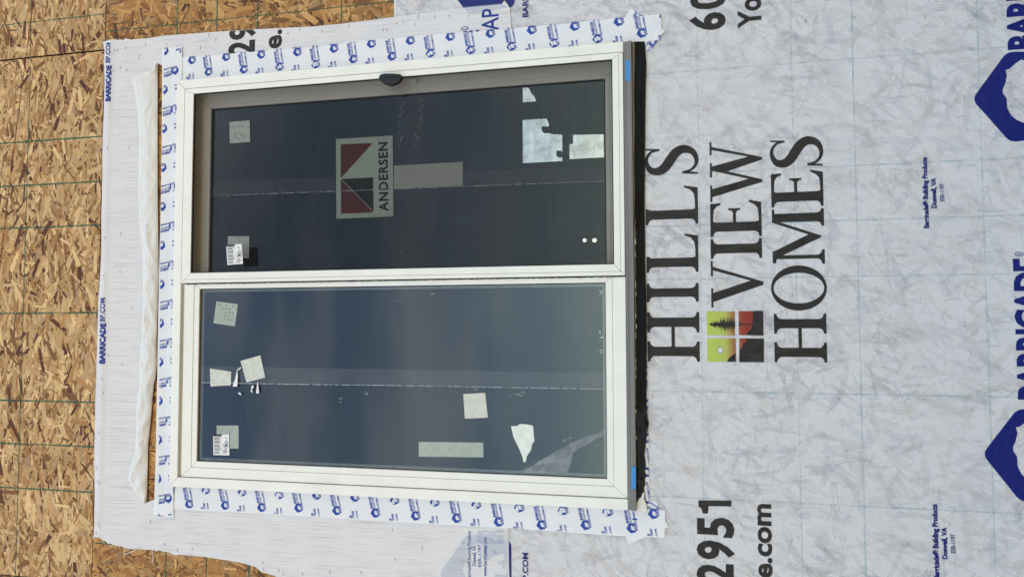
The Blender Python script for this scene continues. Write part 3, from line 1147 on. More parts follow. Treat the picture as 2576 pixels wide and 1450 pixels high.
tv += [wp(1790, 814, YL), wp(1790, 816, YL), wp(1847, 816.5, YL), wp(1847, 813.5, YL), wp(1858, 813.8, YL), wp(1858, 816.2, YL), wp(1893, 816, YL), wp(1893, 814, YL)]
o = len(tv) - 8
tf += [(o, o + 1, o + 2, o + 3), (o + 4, o + 5, o + 6, o + 7)]
print_mesh('emblem_pine', tv, tf, 'ink_black', w1, YL - 0.0005, h1)

WB = dict(h=h1, parent=w1, y=YL)
psheet('lettering', [(1839, 1257.5), (1839, 1272), (1782, 1271.5), (1780, 1290), (1767, 1290), (1765, 1279), (1756, 1272), (1756, 1257)], 'ink_black', w1, YL, h1)
for s_, ys, ye in (('5', 1352, 1302), ('9', 1409, 1361), ('2', 1467, 1418), ('6', 73, 29), ('0', 20, -26)):
    wall_text(s_, 1841 if ys > 500 else 1820, 1757 if ys > 500 else 1740, ys, ye, 'ink_black', bold=0.035, step=0.02, **WB)
wall_text('e.com', 1939, 1892, 1453, 1267, 'ink_black', bold=0.03, step=0.02, **WB)
wall_text('Yo', 1912, 1857, 68, -8, 'ink_black', bold=0.03, step=0.02, **WB)
wall_text('Barricade® Building Products', 2333, 2321, 574, 395, 'ink_navy', bold=0.05, **WB)
wall_text('Doswell, VA', 2354, 2342, 523, 447, 'ink_navy', bold=0.05, **WB)
wall_text('ESR-1197', 2374, 2363.5, 506, 461, 'ink_navy', bold=0.02, **WB)
wall_text('Barricade® Building Products', 2359, 2346, 1455, 1267, 'ink_navy', bold=0.05, **WB)
wall_text('Doswell, VA', 2381, 2369, 1405, 1325, 'ink_navy', bold=0.05, **WB)
wall_text('ESR-1197', 2402, 2391, 1390, 1342, 'ink_navy', bold=0.02, **WB)
wall_text('BARRICADE', 2625, 2558, 1005, 648, 'ink_navy', bold=0.045, step=0.02, **WB)
wall_text('®', 2574, 2553, 645, 632, 'ink_navy', bold=0.0, **WB)
wall_text('BARRICADE', 2600, 2532, 122, -235, 'ink_navy', bold=0.045, step=0.02, **WB)
wall_text('BARRICADEBP.COM', 1327.5, 1314, 43, -160, 'ink_navy', bold=0.03, **WB)
wall_text('BARRICADEBP.COM', 1328, 1314.5, 1592, 1389, 'ink_navy', bold=0.03, **WB)
for ax, cy, hw in ((2443, 251, 114), (2469, 1140, 117), (1108, -56, 106), (1106, 1440, 107)):
    big_badge(0, cy, ax, hw, 'ink_navy', w1, YL, h1, 0.02)

# ------------------------------------------------------------------ upper wrap piece round the window head
W2_OUT = [(1286, 130), (1285, 64), (1284, 48), (1282, 21), (1275, 10), (1268, 2), (1262, 11), (1177, 19), (1107, 27.5), (994, 43), (860, 60), (777, 68), (644, 74), (520, 82), (413, 90),
          (367, 97), (330, 100), (316, 97), (312, 101), (283, 100), (258, 106), (263, 127), (261, 160), (263, 200), (262, 255), (260, 300), (258, 363), (257, 400), (257, 483), (255, 540), (255, 640),
          (250, 716), (247, 750), (245, 820), (244, 883), (241, 965), (239, 1040), (237, 1126), (237, 1199), (238, 1232), (237, 1299), (237, 1340), (233, 1353)]
FR = [(240, 1349), (251, 1350), (260, 1357), (268, 1364), (288, 1369), (305, 1373), (330, 1379), (354, 1379), (377, 1380), (403, 1384), (421, 1386), (438, 1394), (452, 1393), (482, 1396), (522, 1400), (561, 1406), (595, 1411), (622, 1418), (644, 1425), (656, 1436), (690, 1446), (780, 1500), (900, 1550), (1284, 1580)]
rf = random.Random(3)
fr2 = []
for i in range(len(FR) - 1):                       # frayed cut edge
    a_, b_ = FR[i], FR[i + 1]
    n = max(1, int(math.dist(a_, b_) / 4))
    for k in range(n):
        t = k / n
        fr2.append((a_[0] + (b_[0] - a_[0]) * t, a_[1] + (b_[1] - a_[1]) * t + (rf.uniform(-1.6, 2.2) if b_[0] < 470 else rf.uniform(-0.5, 0.5))))
HINGE = [(368, 1263), (370, 1242), (372, 1166), (373, 1116), (380, 1049), (387, 965), (391, 950), (395, 916), (394, 850), (397, 783), (400, 683), (398, 566), (397, 483), (397, 333), (397, 167), (398, 160)]
W2_IN = [(1284, 1500), (1280, 1432), (1279, 1395), (1279, 1262), (460, 1222), (404, 1248)] + HINGE + [(412, 168), (480, 190)]


def h2(x, z):
    zl = wp(250, 725)[1] - 0.006
    d = zl - z
    ed = 0.0085 * math.exp(-((d - 0.03) / 0.016) ** 2) * (0.6 + 0.5 * fbm(x, 0, 3.1, 9))
    return 0.0095 + 0.0014 * fbm(x * 1.0, z * 0.5, 6, 11) + 0.0008 * fbm(x * 3.2, z * 0.35, 11, 12) + ed


w2 = thing('house_wrap', 'narrow white wrap piece with crease lines stapled around the window head and sides', 'house wrap')
sheet('sheet', [P2(W2_OUT + fr2 + W2_IN, -0.0095)], 'wrap_upper', w2, h2, 0.012)
Y2 = -0.0005
W2K = dict(h=h2, parent=w2, y=Y2)


def wclip(lo, hi):
    return P2([(lo[0], lo[1]), (hi[0], lo[1]), (hi[0], hi[1]), (lo[0], hi[1])], -0.0095)


W2E = dict(h=h2, parent=w2, y=-0.0014, step=0.006)
wall_text('BARRICADE', 277, 265, 255, 163, 'ink_mid_blue', bold=0.055, shear=0.1, clip=wclip((240, 108), (300, 300)), **W2E)
wall_text('BP.COM', 277, 265, 158, 100, 'ink_mid_blue', bold=0.02, shear=0.1, clip=wclip((240, 109), (300, 300)), **W2E)
wall_text('BARRICADE', 263, 250, 914, 812, 'ink_mid_blue', bold=0.055, **W2E)
wall_text('BP.COM', 263, 250, 808, 749, 'ink_mid_blue', bold=0.02, **W2E)
cl = P2([(540, 80), (760, 68.5), (760, 165), (540, 165)], -0.0095)
wall_text('2', 638, 578, 137, 100, 'ink_black', bold=0.035, clip=cl, **W2K)
wall_text('9', 639, 580, 97, 60, 'ink_black', bold=0.035, clip=P2([(560, 80.2), (660, 73.8), (660, 165), (560, 165)], -0.0095), **W2K)
wall_text('e.c', 707, 663, 121, 42, 'ink_black', bold=0.03, clip=P2([(640, 75.5), (760, 69.5), (760, 165), (640, 165)], -0.0095), **W2K)
wall_text('AP', 1253, 1212, 76, 20, 'ink_mid_blue', bold=0.012, **W2K)
wall_text('®', 1178, 1160, 76, 66, 'ink_mid_blue', bold=0.02, **W2K)
for x0_, x1_ in ((1165, 1174), (1180, 1189), (1196, 1205)):
    q = 82 - (x0_ - 1165) * 0.1
    psheet('lettering', [(x0_, q + 4), (x0_, q - 3), (x1_, q - 3.4), (x1_, q + 4)], 'ink_mid_blue', w2, Y2, h2)
wall_text('Barricade® Building Products', 1184, 1175, 1456, 1334, 'ink_mid_blue', bold=0.01, **W2K)
wall_text('Doswell, VA', 1196.5, 1188, 1421, 1371, 'ink_mid_blue', bold=0.02, **W2K)
wall_text('ESR-1197', 1210.5, 1202, 1424, 1368, 'ink_mid_blue', bold=0.01, **W2K)
wall_text('www.barricadebp.com', 1224, 1215, 1447, 1349, 'ink_mid_blue', bold=0.02, **W2K)

m, nt, b = base_mat('ghost_blue', (0.42, 0.51, 0.68), 0.5, 0.3)
see_through(m, 0.74)
v, f = badge_vf()
for ax, cy, hw in ((1108, -56, 106), (1106, 1440, 107)):
    x, z = wp(ax, cy, 0)
    sc_ = (wp(ax + 90, cy - hw, 0)[0] - wp(ax + 90, cy + hw, 0)[0]) / 1.12
    lim = P2([(1000, 1331), (1278, 1331), (1279, 1600), (1000, 1600)]) if cy > 700 else P2([(1110, 27.5), (1177, 19.5), (1262, 11.5), (1281, 21), (1283, 48), (1283, 130), (1110, 130)])
    print_mesh('show_through_print', [(x + p[0] * sc_, z + (p[1] - 1) * sc_) for p in v], f, 'ghost_blue', w2, Y2 + 0.0002, h2, 0.02, lim)
wall_text('ER', 1262, 1203, 1368, 1328, 'ghost_blue', bold=0.05, clip=P2([(1190, 1326), (1277, 1330), (1277, 1400), (1190, 1400)]), **W2K)

# the flap that was folded up out of the window cut
FREE = [(398, 159), (378, 182), (360, 180), (333, 202), (340, 233), (347, 283), (350, 333), (350, 400), (348, 483), (350, 550), (353, 596), (360, 650), (360, 716), (360, 766), (357, 850), (352, 899), (352, 965), (345, 1000), (343, 1066), (340, 1132), (328, 1172), (322, 1204), (337, 1232), (360, 1257), (368, 1264)]


def curve_at(pts, t):
    L = [0]
    for i in range(len(pts) - 1):
        L.append(L[-1] + abs(pts[i + 1][1] - pts[i][1]) + 0.2 * abs(pts[i + 1][0] - pts[i][0]))
    d = t * L[-1]
    for i in range(len(pts) - 1):
        if d <= L[i + 1] or i == len(pts) - 2:
            k = (d - L[i]) / max(1e-6, L[i + 1] - L[i])
            return (pts[i][0] + (pts[i + 1][0] - pts[i][0]) * k, pts[i][1] + (pts[i + 1][1] - pts[i][1]) * k)


fv, ff_ = [], []
NU, NV = 13, 150
hg = list(reversed(HINGE))
for j in range(NV + 1):
    t = j / NV
    ha = curve_at(hg, t)
    a_ = wp(ha[0] - 1.0, ha[1], -0.0118)
    b_ = wp(*curve_at(FREE, t), -0.0145)
    wd = math.dist(a_, b_)
    for i in range(NU + 1):
        u = i / NU
        x = a_[0] + (b_[0] - a_[0]) * u
        z = a_[1] + (b_[1] - a_[1]) * u
        lift = 0.006 * math.sin(math.pi * u ** 0.8) * min(1, wd / 0.06)
        cr = fbm(x * 0.9, z * 2.2, 9, 21)
        wr = 0.014 * (0.5 - abs(cr)) * math.sin(math.pi * u) ** 0.5 * (0.35 + max(0, 1 - t * 1.6 - 0.2) * 0 + (1.0 if t > 0.38 else 0.3)) + 0.0045 * abs(fbm(x * 1.5, z * 3.0, 16, 22)) * u * (1.0 if t > 0.35 else 0.5)
        if t < 0.12:
            wr += 0.010 * abs(fbm(x * 3, z * 1.4, 14, 24)) * u
        wr += 0.0032 * abs(noise.cell(Vector((x * 38, 3, z * 60)))) * math.sin(math.pi * u) + 0.006 * abs(fbm(x * 1.0, z * 2.6, 24, 27)) * u * (1 - 0.5 * u)
        yy = -(0.0115 + lift + wr + 0.003 * u)
        fv.append((x, min(yy, -0.0118), z))
for j in range(NV):
    for i in range(NU):
        k = j * (NU + 1) + i
        ff_.append((k, k + NU + 1, k + NU + 2, k + 1))
raw('flap', fv, ff_, 'wrap_back', w2, False, label='crumpled off-white flap folded up above the window head')

# staples in the two sheets
STW2 = [(370, 115), (421, 114), (320, 123), (300, 128), (293, 130), (283, 178), (290, 180), (307, 172), (323, 178), (355, 143), (352, 150), (528, 91), (546, 102), (507, 122), (276, 373), (329, 372),
        (757, 76), (812, 80), (727, 87), (879, 69), (966, 78), (975, 78), (1000, 62), (1016, 58), (1045, 65), (1054, 44), (1095, 45), (1132, 43), (1180, 43), (269, 598), (308, 589), (306, 683), (267, 693), (269, 750), (335, 774), (277, 893), (311, 916), (262, 951),
        (265, 987), (254, 1086), (249, 1175), (255, 1212), (382, 1308), (254, 1317), (247, 1338), (418, 1365), (450, 1380), (487, 1378), (989, 1330), (1064, 1373), (996, 1403), (911, 1436), (832, 1436), (665, 1411), (666, 1427), (704, 1431), (716, 1440), (763, 1440), (1165, 1359), (1247, 1385), (1268, 1424)]
STW1 = [(1736, 78), (1802, 440), (2025, 54), (2146, 46), (2324, 45), (2499, 52), (2138, 433), (2307, 439), (2509, 455), (1959, 446), (1663, 769), (2156, 750), (2313, 749), (1991, 743), (2552, 749), (1641, 994), (1719, 998), (1756, 1333), (1863, 1345), (1967, 984), (2107, 1000), (2283, 1000), (2441, 1028), (2006, 1349), (2124, 1350), (2283, 1364), (2461, 1383)]
rs = random.Random(9)


def staple(parent, p, h):
    x, z = wp(*p)
    a = rs.uniform(-0.35, 0.35) + (0 if rs.random() < 0.85 else 0.9)
    d = Vector((math.cos(a), 0, math.sin(a))) * 0.0062
    y = -h(x, z)
    c = Vector((x, 0, z))
    pts = [c - d * 1.02 + Vector((0, y + 0.001, 0)), c - d + Vector((0, y - 0.0012, 0)), c + Vector((0, y - 0.0016, 0)), c + d + Vector((0, y - 0.0012, 0)), c + d * 1.02 + Vector((0, y + 0.001, 0))]
    tube('staple', pts, 0.0009, 'steel', parent, 4)


for p in STW2:
    staple(w2, p, h2)
for p in STW1:
    staple(w1, p, h1)
for k in range(34):                                 # loose threads of the frayed edge
    i = rf.randrange(4, 60)
    p = fr2[i]
    if not 262 < p[0] < 455:
        continue
    a_ = wp(p[0], p[1] - 3)
    b_ = wp(p[0] + rf.uniform(-4, 3), p[1] + rf.uniform(2, 7))
    tube('loose_thread', [(a_[0], -0.0105, a_[1]), ((a_[0] + b_[0]) / 2, -0.013, (a_[1] + b_[1]) / 2), (b_[0], -0.008, b_[1])], 0.0008, 'thread', w2, 4)
tube('loose_thread', [(*[wp(388, 1380)[0]], -0.011, wp(388, 1380)[1])] + [(wp(a_, c_)[0], -0.009, wp(a_, c_)[1]) for a_, c_ in ((387, 1390), (389, 1398), (387.5, 1408), (390, 1420))], 0.0012, 'thread', w2, 5)
tube('loose_thread', [(wp(a_, c_)[0], -0.012, wp(a_, c_)[1]) for a_, c_ in ((357, 1374), (345, 1380), (332, 1386), (318, 1391))], 0.0016, 'thread', w2, 5)

# ------------------------------------------------------------------ flashing tapes
def htape(base, seed):
    def f(x, z):
        d = max(-x, x - WX1, z - WZ1, WZ0 - z, 0.0)
        t = min(1.0, max(0.0, (0.036 - d) / 0.012))
        fin = 0.0030 * t * t * (3 - 2 * t)           # nailing fin under the tape
        return base + fin + 0.0010 * fbm(x, z, 9, seed) + 0.0009 * (0.3 - abs(fbm(x * 1.2, z * 0.8, 21, seed + 1)))
    return f


def tape(label, loop, base, seed, motifs, ang, clip, step=0.012):
    t = thing('flashing_tape', label, 'flashing tape', None)
    h = htape(base, seed)
    sheet('strip', [loop], 'tape_film', t, h, step)
    for c in motifs:
        place_motif(t, c[0], c[1], ang, -0.0006, clip, h)
    return t


RPT = 0.148
# corner patches lie under the side strips
c1 = P2([(1587, 23), (1672, 77), (1634, 130), (1549, 76)], -0.0105)
tape('diamond corner patch of printed tape poking out at the lower right window corner', c1, 0.0105, 31,
     [wp(1646, 110), wp(1608, 46)], 148, c1)
c2 = P2([(1649, 1257), (1681, 1324), (1582, 1367), (1550, 1300)], -0.0105)
tape('slanted corner patch of printed tape under the torn white sealant end', c2, 0.0105, 33, [wp(1655, 1290), wp(1600, 1300)], 60, c2)
# sill tape showing beside the black strip
cS = P2([(1600, 700), (1622, 700), (1628, 965), (1632, 1159), (1634, 1268), (1600, 1268)])
tape('thin white printed tape edge showing right under the black strip', cS, 0.0098, 35,
     [wp(1622, 760 + 85 * k) for k in range(7)], 8, P2([(1600, 700), (1624, 700), (1634, 1268), (1600, 1268)]))
# right side strip (top of the sideways photo)
RT = [(458, 145), (644, 130), (810, 117), (977, 97), (1143, 85), (1287, 72), (1421, 60), (1564, 45), (1662, 36)]
A_R = [(522, 182), (611, 176), (701, 169), (792, 163), (886, 150), (983, 143), (1080, 135), (1181, 127), (1284, 118), (1391, 110), (1500, 99), (1611, 84)]
B_R = [(480, 152), (566, 144), (654, 138), (745, 132), (837, 123), (931, 111), (1029, 103), (1129, 93), (1230, 85), (1334, 76), (1442, 67), (1553, 55), (1668, 40)]
ca10, sa10 = math.cos(math.radians(10)), math.sin(math.radians(10))
mt = [wp(*p, -0.013) for p in A_R]
for p in B_R:
    q = wp(*p, -0.013)
    mt += [q, (q[0] - RPT * ca10, q[1] - RPT * sa10 + 0.02)]
mt += [(q[0] + RPT * ca10, q[1] + 0.01) for q in [wp(*A_R[-1])]]
loopR = P2(RT + [(1663, 60), (1661, 100), (1622, 106), (1570, 116), (1200, 147), (458, 214)], -0.0125)
clipR = P2([(458, 145), (1662, 36), (1661, 101), (1600, 113), (458, 214)], -0.0125)
tape('printed white flashing tape along the right side of the window, beside the black latch', loopR, 0.0125, 37, mt, 10, clipR)
# left side strip (bottom of the sideways photo)
LT = [(436, 1279), (533, 1284), (644, 1290), (843, 1302), (977, 1310), (1143, 1320), (1287, 1327), (1421, 1337), (1571, 1347), (1671, 1351)]
A_L = [(473, 1267), (563, 1270), (655, 1275), (748, 1276), (844, 1283), (941, 1289), (1042, 1296), (1145, 1302), (1251, 1311), (1359, 1319), (1470, 1319), (1586, 1327)]
B_L = [(516, 1231), (607, 1236), (700, 1243), (794, 1244), (890, 1249), (990, 1256), (1091, 1261), (1195, 1267), (1303, 1275), (1413, 1282), (1525, 1285), (1640, 1291)]
mt = [wp(*p, -0.013) for p in A_L]
for p in B_L:
    q = wp(*p, -0.013)
    mt += [q, (q[0] - RPT * ca10, q[1] - RPT * sa10 + 0.02)]
loopL = P2(LT + [(1673, 1282), (1560, 1266), (444, 1212)], -0.0125)
clipL = P2([(436, 1279.5), (1287, 1327), (1671, 1351), (1673, 1282), (1560, 1266), (444, 1212)], -0.0125)
tape('printed white flashing tape along the left side of the plain glass pane', loopL, 0.0125, 39, mt, 10, clipL)
# head strip over both
HT = [(408, 122), (408, 165), (407, 320), (405, 483), (402, 616), (398, 783), (395, 965), (391, 1165), (388, 1252), (386, 1294), (410, 1294), (433, 1302), (436, 1302)]
mt = []
for k in range(12):
    t = k / 11
    q = wp(440 - 17 * t, 180 + 1075 * t, -0.016)
    mt.append(q)
for k in range(13):
    t = (k - 0.5) / 11
    q = wp(414 - 18 * t, 180 + 1075 * t, -0.016)
    mt += [q, (q[0] + RPT * sa10 * 0.6, q[1] - RPT * ca10)]
loopH = P2(HT + [(436, 1226), (444, 1216), (456, 208), (458, 200), (457, 115)], -0.0155)
clipH = P2([(408, 122), (405, 483), (386, 1294), (436, 1302), (443, 1216), (455, 208), (457, 115)], -0.0155)
tape('printed white flashing tape across the top of the window beside the bare board slit', loopH, 0.0155, 41, mt, 100, clipH)

# ------------------------------------------------------------------ under the sill: black strip, foam rod, torn sealant
BR = [(1594, 105), (1621, 105), (1625, 160), (1623, 250), (1622, 333), (1621, 483), (1622, 649), (1626, 783), (1626, 965), (1626, 1015), (1628, 1040)]
def hb(x, z):
    return 0.0150 + 0.0025 * fbm(x, z * 2, 8, 51) + 0.0012 * fbm(x, z, 26, 52)


blk = thing('black_membrane', 'long black rubber membrane strip running under the grey window sill', 'membrane strip')
sheet('strip', [P2(BR + [(1600, 1040)], -0.015)], 'membrane_black', blk, hb, 0.015, thick=0.0)
MR = [(1627, 1020), (1628, 1052), (1632, 1064), (1630, 1072), (1627, 1090), (1625, 1104), (1622, 1132), (1620, 1140), (1623, 1159), (1623, 1175), (1621, 1180), (1624, 1195), (1621, 1205), (1623, 1218), (1618, 1224), (1619, 1234), (1614, 1240), (1616, 1247), (1608, 1250), (1605, 1262), (1599, 1266), (1598, 1020)]


def hm(x, z):
    return 0.0175 + 0.004 * fbm(x, z, 24, 53) + 0.0025 * fbm(x, z, 60, 54)


sheet('mastic', [P2(MR, -0.0175)], 'mastic_black', blk, hm, 0.006)
tw = thing('torn_sealant', 'torn scrap of off-white backing at the lower left window corner', 'scrap')
sheet('scrap', [P2([(1601, 1278), (1602, 1262), (1608, 1250), (1613, 1247), (1615, 1240), (1619, 1232), (1621, 1240), (1620, 1250), (1625, 1262), (1628, 1276), (1630, 1284), (1615, 1284)])], 'torn_white', tw,
      lambda x, z: 0.0205 + 0.005 * fbm(x, z, 35, 55), 0.006)
rod = [(wp(1592.3 + 0.8 * math.sin(k * 0.9), 107 + k * 24, -0.02)) for k in range(20)]
tube('backer_rod', [(q[0], -0.022 + 0.002 * math.sin(k * 1.7), q[1]) for k, q in enumerate(rod)], 0.0062, 'foam_rod', None, 8,
     label='thin grey-brown foam backer rod between the sill and the black strip', cat='foam rod')
fb = thing('foam_beads', 'ragged yellowish foam bits along the sill edge near the window middle', 'foam')
for k in range(26):
    py = 560 + k * 26 + rs.uniform(-8, 8)
    q = wp(1596.5 + py * 0.0025 + rs.uniform(-1, 1), py, -0.02)
    tube('bit', [(q[0] - 0.012, -0.02, q[1]), (q[0], -0.024, q[1] + rs.uniform(-.002, .002)), (q[0] + rs.uniform(.006, .02), -0.02, q[1])], [0.001, rs.uniform(0.0012, 0.003), 0.0008], 'sash_tan' if rs.random() < 0.35 else 'foam_rod', fb, 5)

# ------------------------------------------------------------------ the window
win = thing('sliding_window', 'white two-pane sliding window with grey sill set in the wrapped wall', 'window')
CW = 0.040
YF = -0.032
zs0 = wp(1573, 700, YF)[1]                   # lower end of the white frame
xl, xr = WX0, WX1
# casing: left, right, head
prism('casing', [(xl, zs0), (xl + CW, zs0), (xl + CW, WZ1 - CW - 0.0006), (xl, WZ1 - 0.0006)], YF, 0.02, 'frame_white', win, 0.002)
prism('casing', [(xr - CW, zs0), (xr, zs0), (xr, WZ1 - 0.0006), (xr - CW, WZ1 - CW - 0.0006)], YF, 0.02, 'frame_white', win, 0.002)
prism('casing', [(xl + 0.0006, WZ1), (xr - 0.0006, WZ1), (xr - CW - 0.0006, WZ1 - CW), (xl + CW + 0.0006, WZ1 - CW)], YF, 0.02, 'frame_white', win, 0.002)
# nailing fin lying on the wall under the tapes
box('nailing_fin', xl - 0.033, xl - 0.0005, -0.0118, -0.0102, WZ0 + 0.03, WZ1 + 0.033, 'fin_grey', win)
box('nailing_fin', xr + 0.0005, xr + 0.033, -0.0118, -0.0102, WZ0 + 0.03, WZ1 + 0.033, 'fin_grey', win)
box('nailing_fin', xl, xr, -0.0121, -0.0105, WZ1 + 0.0005, WZ1 + 0.033, 'fin_grey', win)
# jamb liners behind the casing
box('jamb_liner', xl + 0.012, xl + CW + 0.006, 0.021, 0.11, WZ0, WZ1 - CW, 'sash_tan', win)
box('jamb_liner', xr - CW - 0.006, xr - 0.012, 0.021, 0.11, WZ0, WZ1 - CW, 'sash_tan', win)
box('head_liner', xl + CW + 0.007, xr - CW - 0.007, -0.012, 0.11, WZ1 - CW - 0.006, WZ1 - 0.012, 'sash_tan', win)
# grey sill with steps
box('sill', xl + 0.001, xr - 0.001, -0.036, 0.10, WZ0, zs0 - 0.012, 'sill_grey', win, 0.002)
box('sill_track', xl + 0.001, xr - 0.001, -0.031, 0.099, zs0 - 0.0115, zs0 - 0.0005, 'sill_grey', win, 0.0015)
box('sill_lip', xl + 0.001, xr - 0.001, -0.0395, -0.0365, WZ0 + 0.0, WZ0 + 0.006, 'sill_grey', win, 0.001)
# fixed sash, left half
GX0, GX1 = wp(1000, 1180, -0.01)[0], wp(1000, 718, -0.01)[0]
GZ0, GZ1 = wp(1526, 950, -0.01)[1], wp(502, 950, -0.01)[1]
sx0, sx1 = xl + CW + 0.003, wp(1000, 703, -0.02)[0]
sz0, sz1 = zs0 + 0.001, WZ1 - CW - 0.013
BW = 0.017
bz = 0.026
ring(('stile', 'stile', 'bottom_rail', 'top_rail'), sx0, sx1, sz0, sz1, GX0 - bz - sx0, max(0.004, sx1 - GX1 - bz), GZ0 - bz - sz0, sz1 - GZ1 - bz, -0.024, 0.012, 'frame_white', win, 0.0018)
ring(('glazing_bead', 'glazing_bead', 'glazing_bead', 'glazing_bead'), GX0 - bz + 0.0008, GX1 + bz - 0.0008, GZ0 - bz + 0.0008, GZ1 + bz - 0.0008, bz, bz, bz, bz, -0.0225, 0.010, 'frame_white', win, 0.003, 0.0002)
ring(('gasket', 'gasket', 'gasket', 'gasket'), GX0 + 0.0003, GX1 - 0.0003, GZ0 + 0.0003, GZ1 - 0.0003, 0.0035, 0.0035, 0.0035, 0.0035, -0.0135, 0.008, 'gasket_black', win, 0, 0)
for y in (-0.0115,):
    box('glass_pane', GX0 + 0.004, GX1 - 0.004, y, y + 0.003, GZ0 + 0.004, GZ1 - 0.004, 'glass', win)
ring(('spacer', 'spacer', 'spacer', 'spacer'), GX0 + 0.004, GX1 - 0.004, GZ0 + 0.004, GZ1 - 0.004, 0.011, 0.011, 0.011, 0.011, -0.0075, 0.005, 'sill_grey', win, 0, 0)
# insect screen, right half
qx0, qx1 = wp(1000, 702, YF)[0], xr - CW - 0.003
ox0, ox1 = wp(1000, 675.5, YF)[0], wp(1000, 194, YF)[0]
oz0, oz1 = wp(1542, 400, YF)[1], wp(484, 450, YF)[1]
qz0, qz1 = zs0 + 0.0015, WZ1 - CW - 0.004
scr = ring(('screen_frame', 'screen_frame', 'screen_frame', 'screen_frame'), qx0, qx1, qz0, qz1, ox0 - qx0, qx1 - ox1, oz0 - qz0, qz1 - oz1, YF - 0.003, YF + 0.012, 'frame_white', win, 0.0022, 0.0004)
d = 0.010
gxa, gza = qx0 + 0.33 * (ox0 - qx0), qz0 + 0.39 * (oz0 - qz0)
box('screen_groove', gxa, gxa + 0.0013, YF - 0.0034, YF - 0.002, qz0 + 0.012, qz1 - 0.008, 'sill_grey', win)
box('screen_groove', qx0 + 0.016, qx1 - 0.008, YF - 0.0034, YF - 0.002, gza, gza + 0.0013, 'sill_grey', win)
ring(('spline',) * 4, ox0 + 0.0004, ox1 - 0.0004, oz0 + 0.0004, oz1 - 0.0004, 0.0035, 0.0035, 0.0035, 0.0035, YF + 0.001, YF + 0.008, 'gasket_black', win, 0, 0)
raw('insect_screen', [(ox0 + .003, YF + 0.006, oz0 + .003), (ox1 - .003, YF + 0.006, oz0 + .003), (ox1 - .003, YF + 0.006, oz1 - .003), (ox0 + .003, YF + 0.006, oz1 - .003)], [(0, 1, 2, 3)], 'screen_mesh', win)
pv = [(qx0 - 0.001, qz0)]
pile = []
zz = sz0
while zz < sz1:
    pile.append((qx0 - 0.0045 - 0.0018 * rs.random(), zz))
    zz += 0.007
prism('pile_weatherstrip', [(qx0 - 0.0003, sz0)] + [(qx0 - 0.0003, sz1)] + list(reversed(pile)), -0.0275, -0.0245, 'pile_strip', win)
# sliding sash behind the screen
RX0, RX1 = wp(1000, 690, 0.034)[0] - 0.03, wp(1000, 240, 0.034)[0]
RZ0, RZ1 = wp(1524, 400, 0.034)[1], wp(533, 450, 0.034)[1]
tx0, tx1 = qx0 - 0.03, xr - CW - 0.008
ring(('sliding_stile', 'sliding_stile', 'sliding_rail', 'sliding_rail'), tx0, tx1, zs0 + 0.002, WZ1 - CW - 0.010, RX0 - tx0, tx1 - RX1, RZ0 - zs0 - 0.002, WZ1 - CW - 0.010 - RZ1, 0.022, 0.058, 'sash_tan', win, 0.002)
ring(('sliding_bead',) * 4, RX0 - 0.016, RX1 + 0.016, RZ0 - 0.016, RZ1 + 0.016, 0.0155, 0.0155, 0.0155, 0.0155, 0.0195, 0.022, 'sash_tan', win, 0.0008)
ring(('gasket',) * 4, RX0 + 0.0003, RX1 - 0.0003, RZ0 + 0.0003, RZ1 - 0.0003, 0.004, 0.004, 0.004, 0.004, 0.029, 0.05, 'gasket_black', win, 0, 0)
for y in (0.032,):
    box('glass_pane', RX0 + 0.004, RX1 - 0.004, y, y + 0.003, RZ0 + 0.004, RZ1 - 0.004, 'glass', win)
# black latch and its tan lever on the right jamb
lc = wp(984, 199, YF - 0.02)
LA = [(954, 197), (958, 189), (970, 186), (990, 186), (1008, 188), (1013, 195), (1008, 205), (998, 212), (984, 216.5), (970, 213), (960, 207)]
lo = P2(LA, YF - 0.012)
latch = prism('latch', lo, YF - 0.022, YF - 0.004, 'latch_black', win, 0.006)
tube('latch_groove', [(wp(a_, c_, YF - 0.024)[0], YF - 0.0222, wp(a_, c_, YF - 0.024)[1]) for a_, c_ in ((962, 195), (984, 194.5), (1004, 191))], 0.0012, 'gasket_black', latch, 5)
lev = P2([(939, 213), (945, 207), (960, 200), (1010, 196), (1040, 197), (1049, 200), (1047, 208), (1030, 206), (1005, 206), (970, 209), (948, 214)], 0.01)
prism('latch_lever', lev, 0.006, 0.016, 'sash_tan', win, 0.003)
kp = P2([(980, 235), (1000, 231), (1040, 232), (1035, 243), (1015, 249), (992, 245)], 0.05)  # black shape behind the pane stands for the latch's reflection
prism('latch_reflection', kp, 0.055, 0.075, 'latch_black', win, 0.004)

# ------------------------------------------------------------------ stickers and tapes on the glass
YO_L = -0.0121                               # outside face, left pane
YI_L = -0.0080                                # room side, left pane
YI_R = 0.0314
YO_R = 0.0314


def patch(name, pts, y, mat, label, cat, group=None, thick=0.0006, rnd_=0.0):
    q = P2(pts, y)
    if rnd_:
        q = round_poly(q, rnd_, 3)
    t = thing(name, label, cat, group)
    prism('sheet', q, y - thick, y, mat, t)
    return t


def lay(t, pts, y, mat, name='print'):
    v, f = tess([P2(pts, y)])
    return print_mesh(name, v, f, mat, t, y)


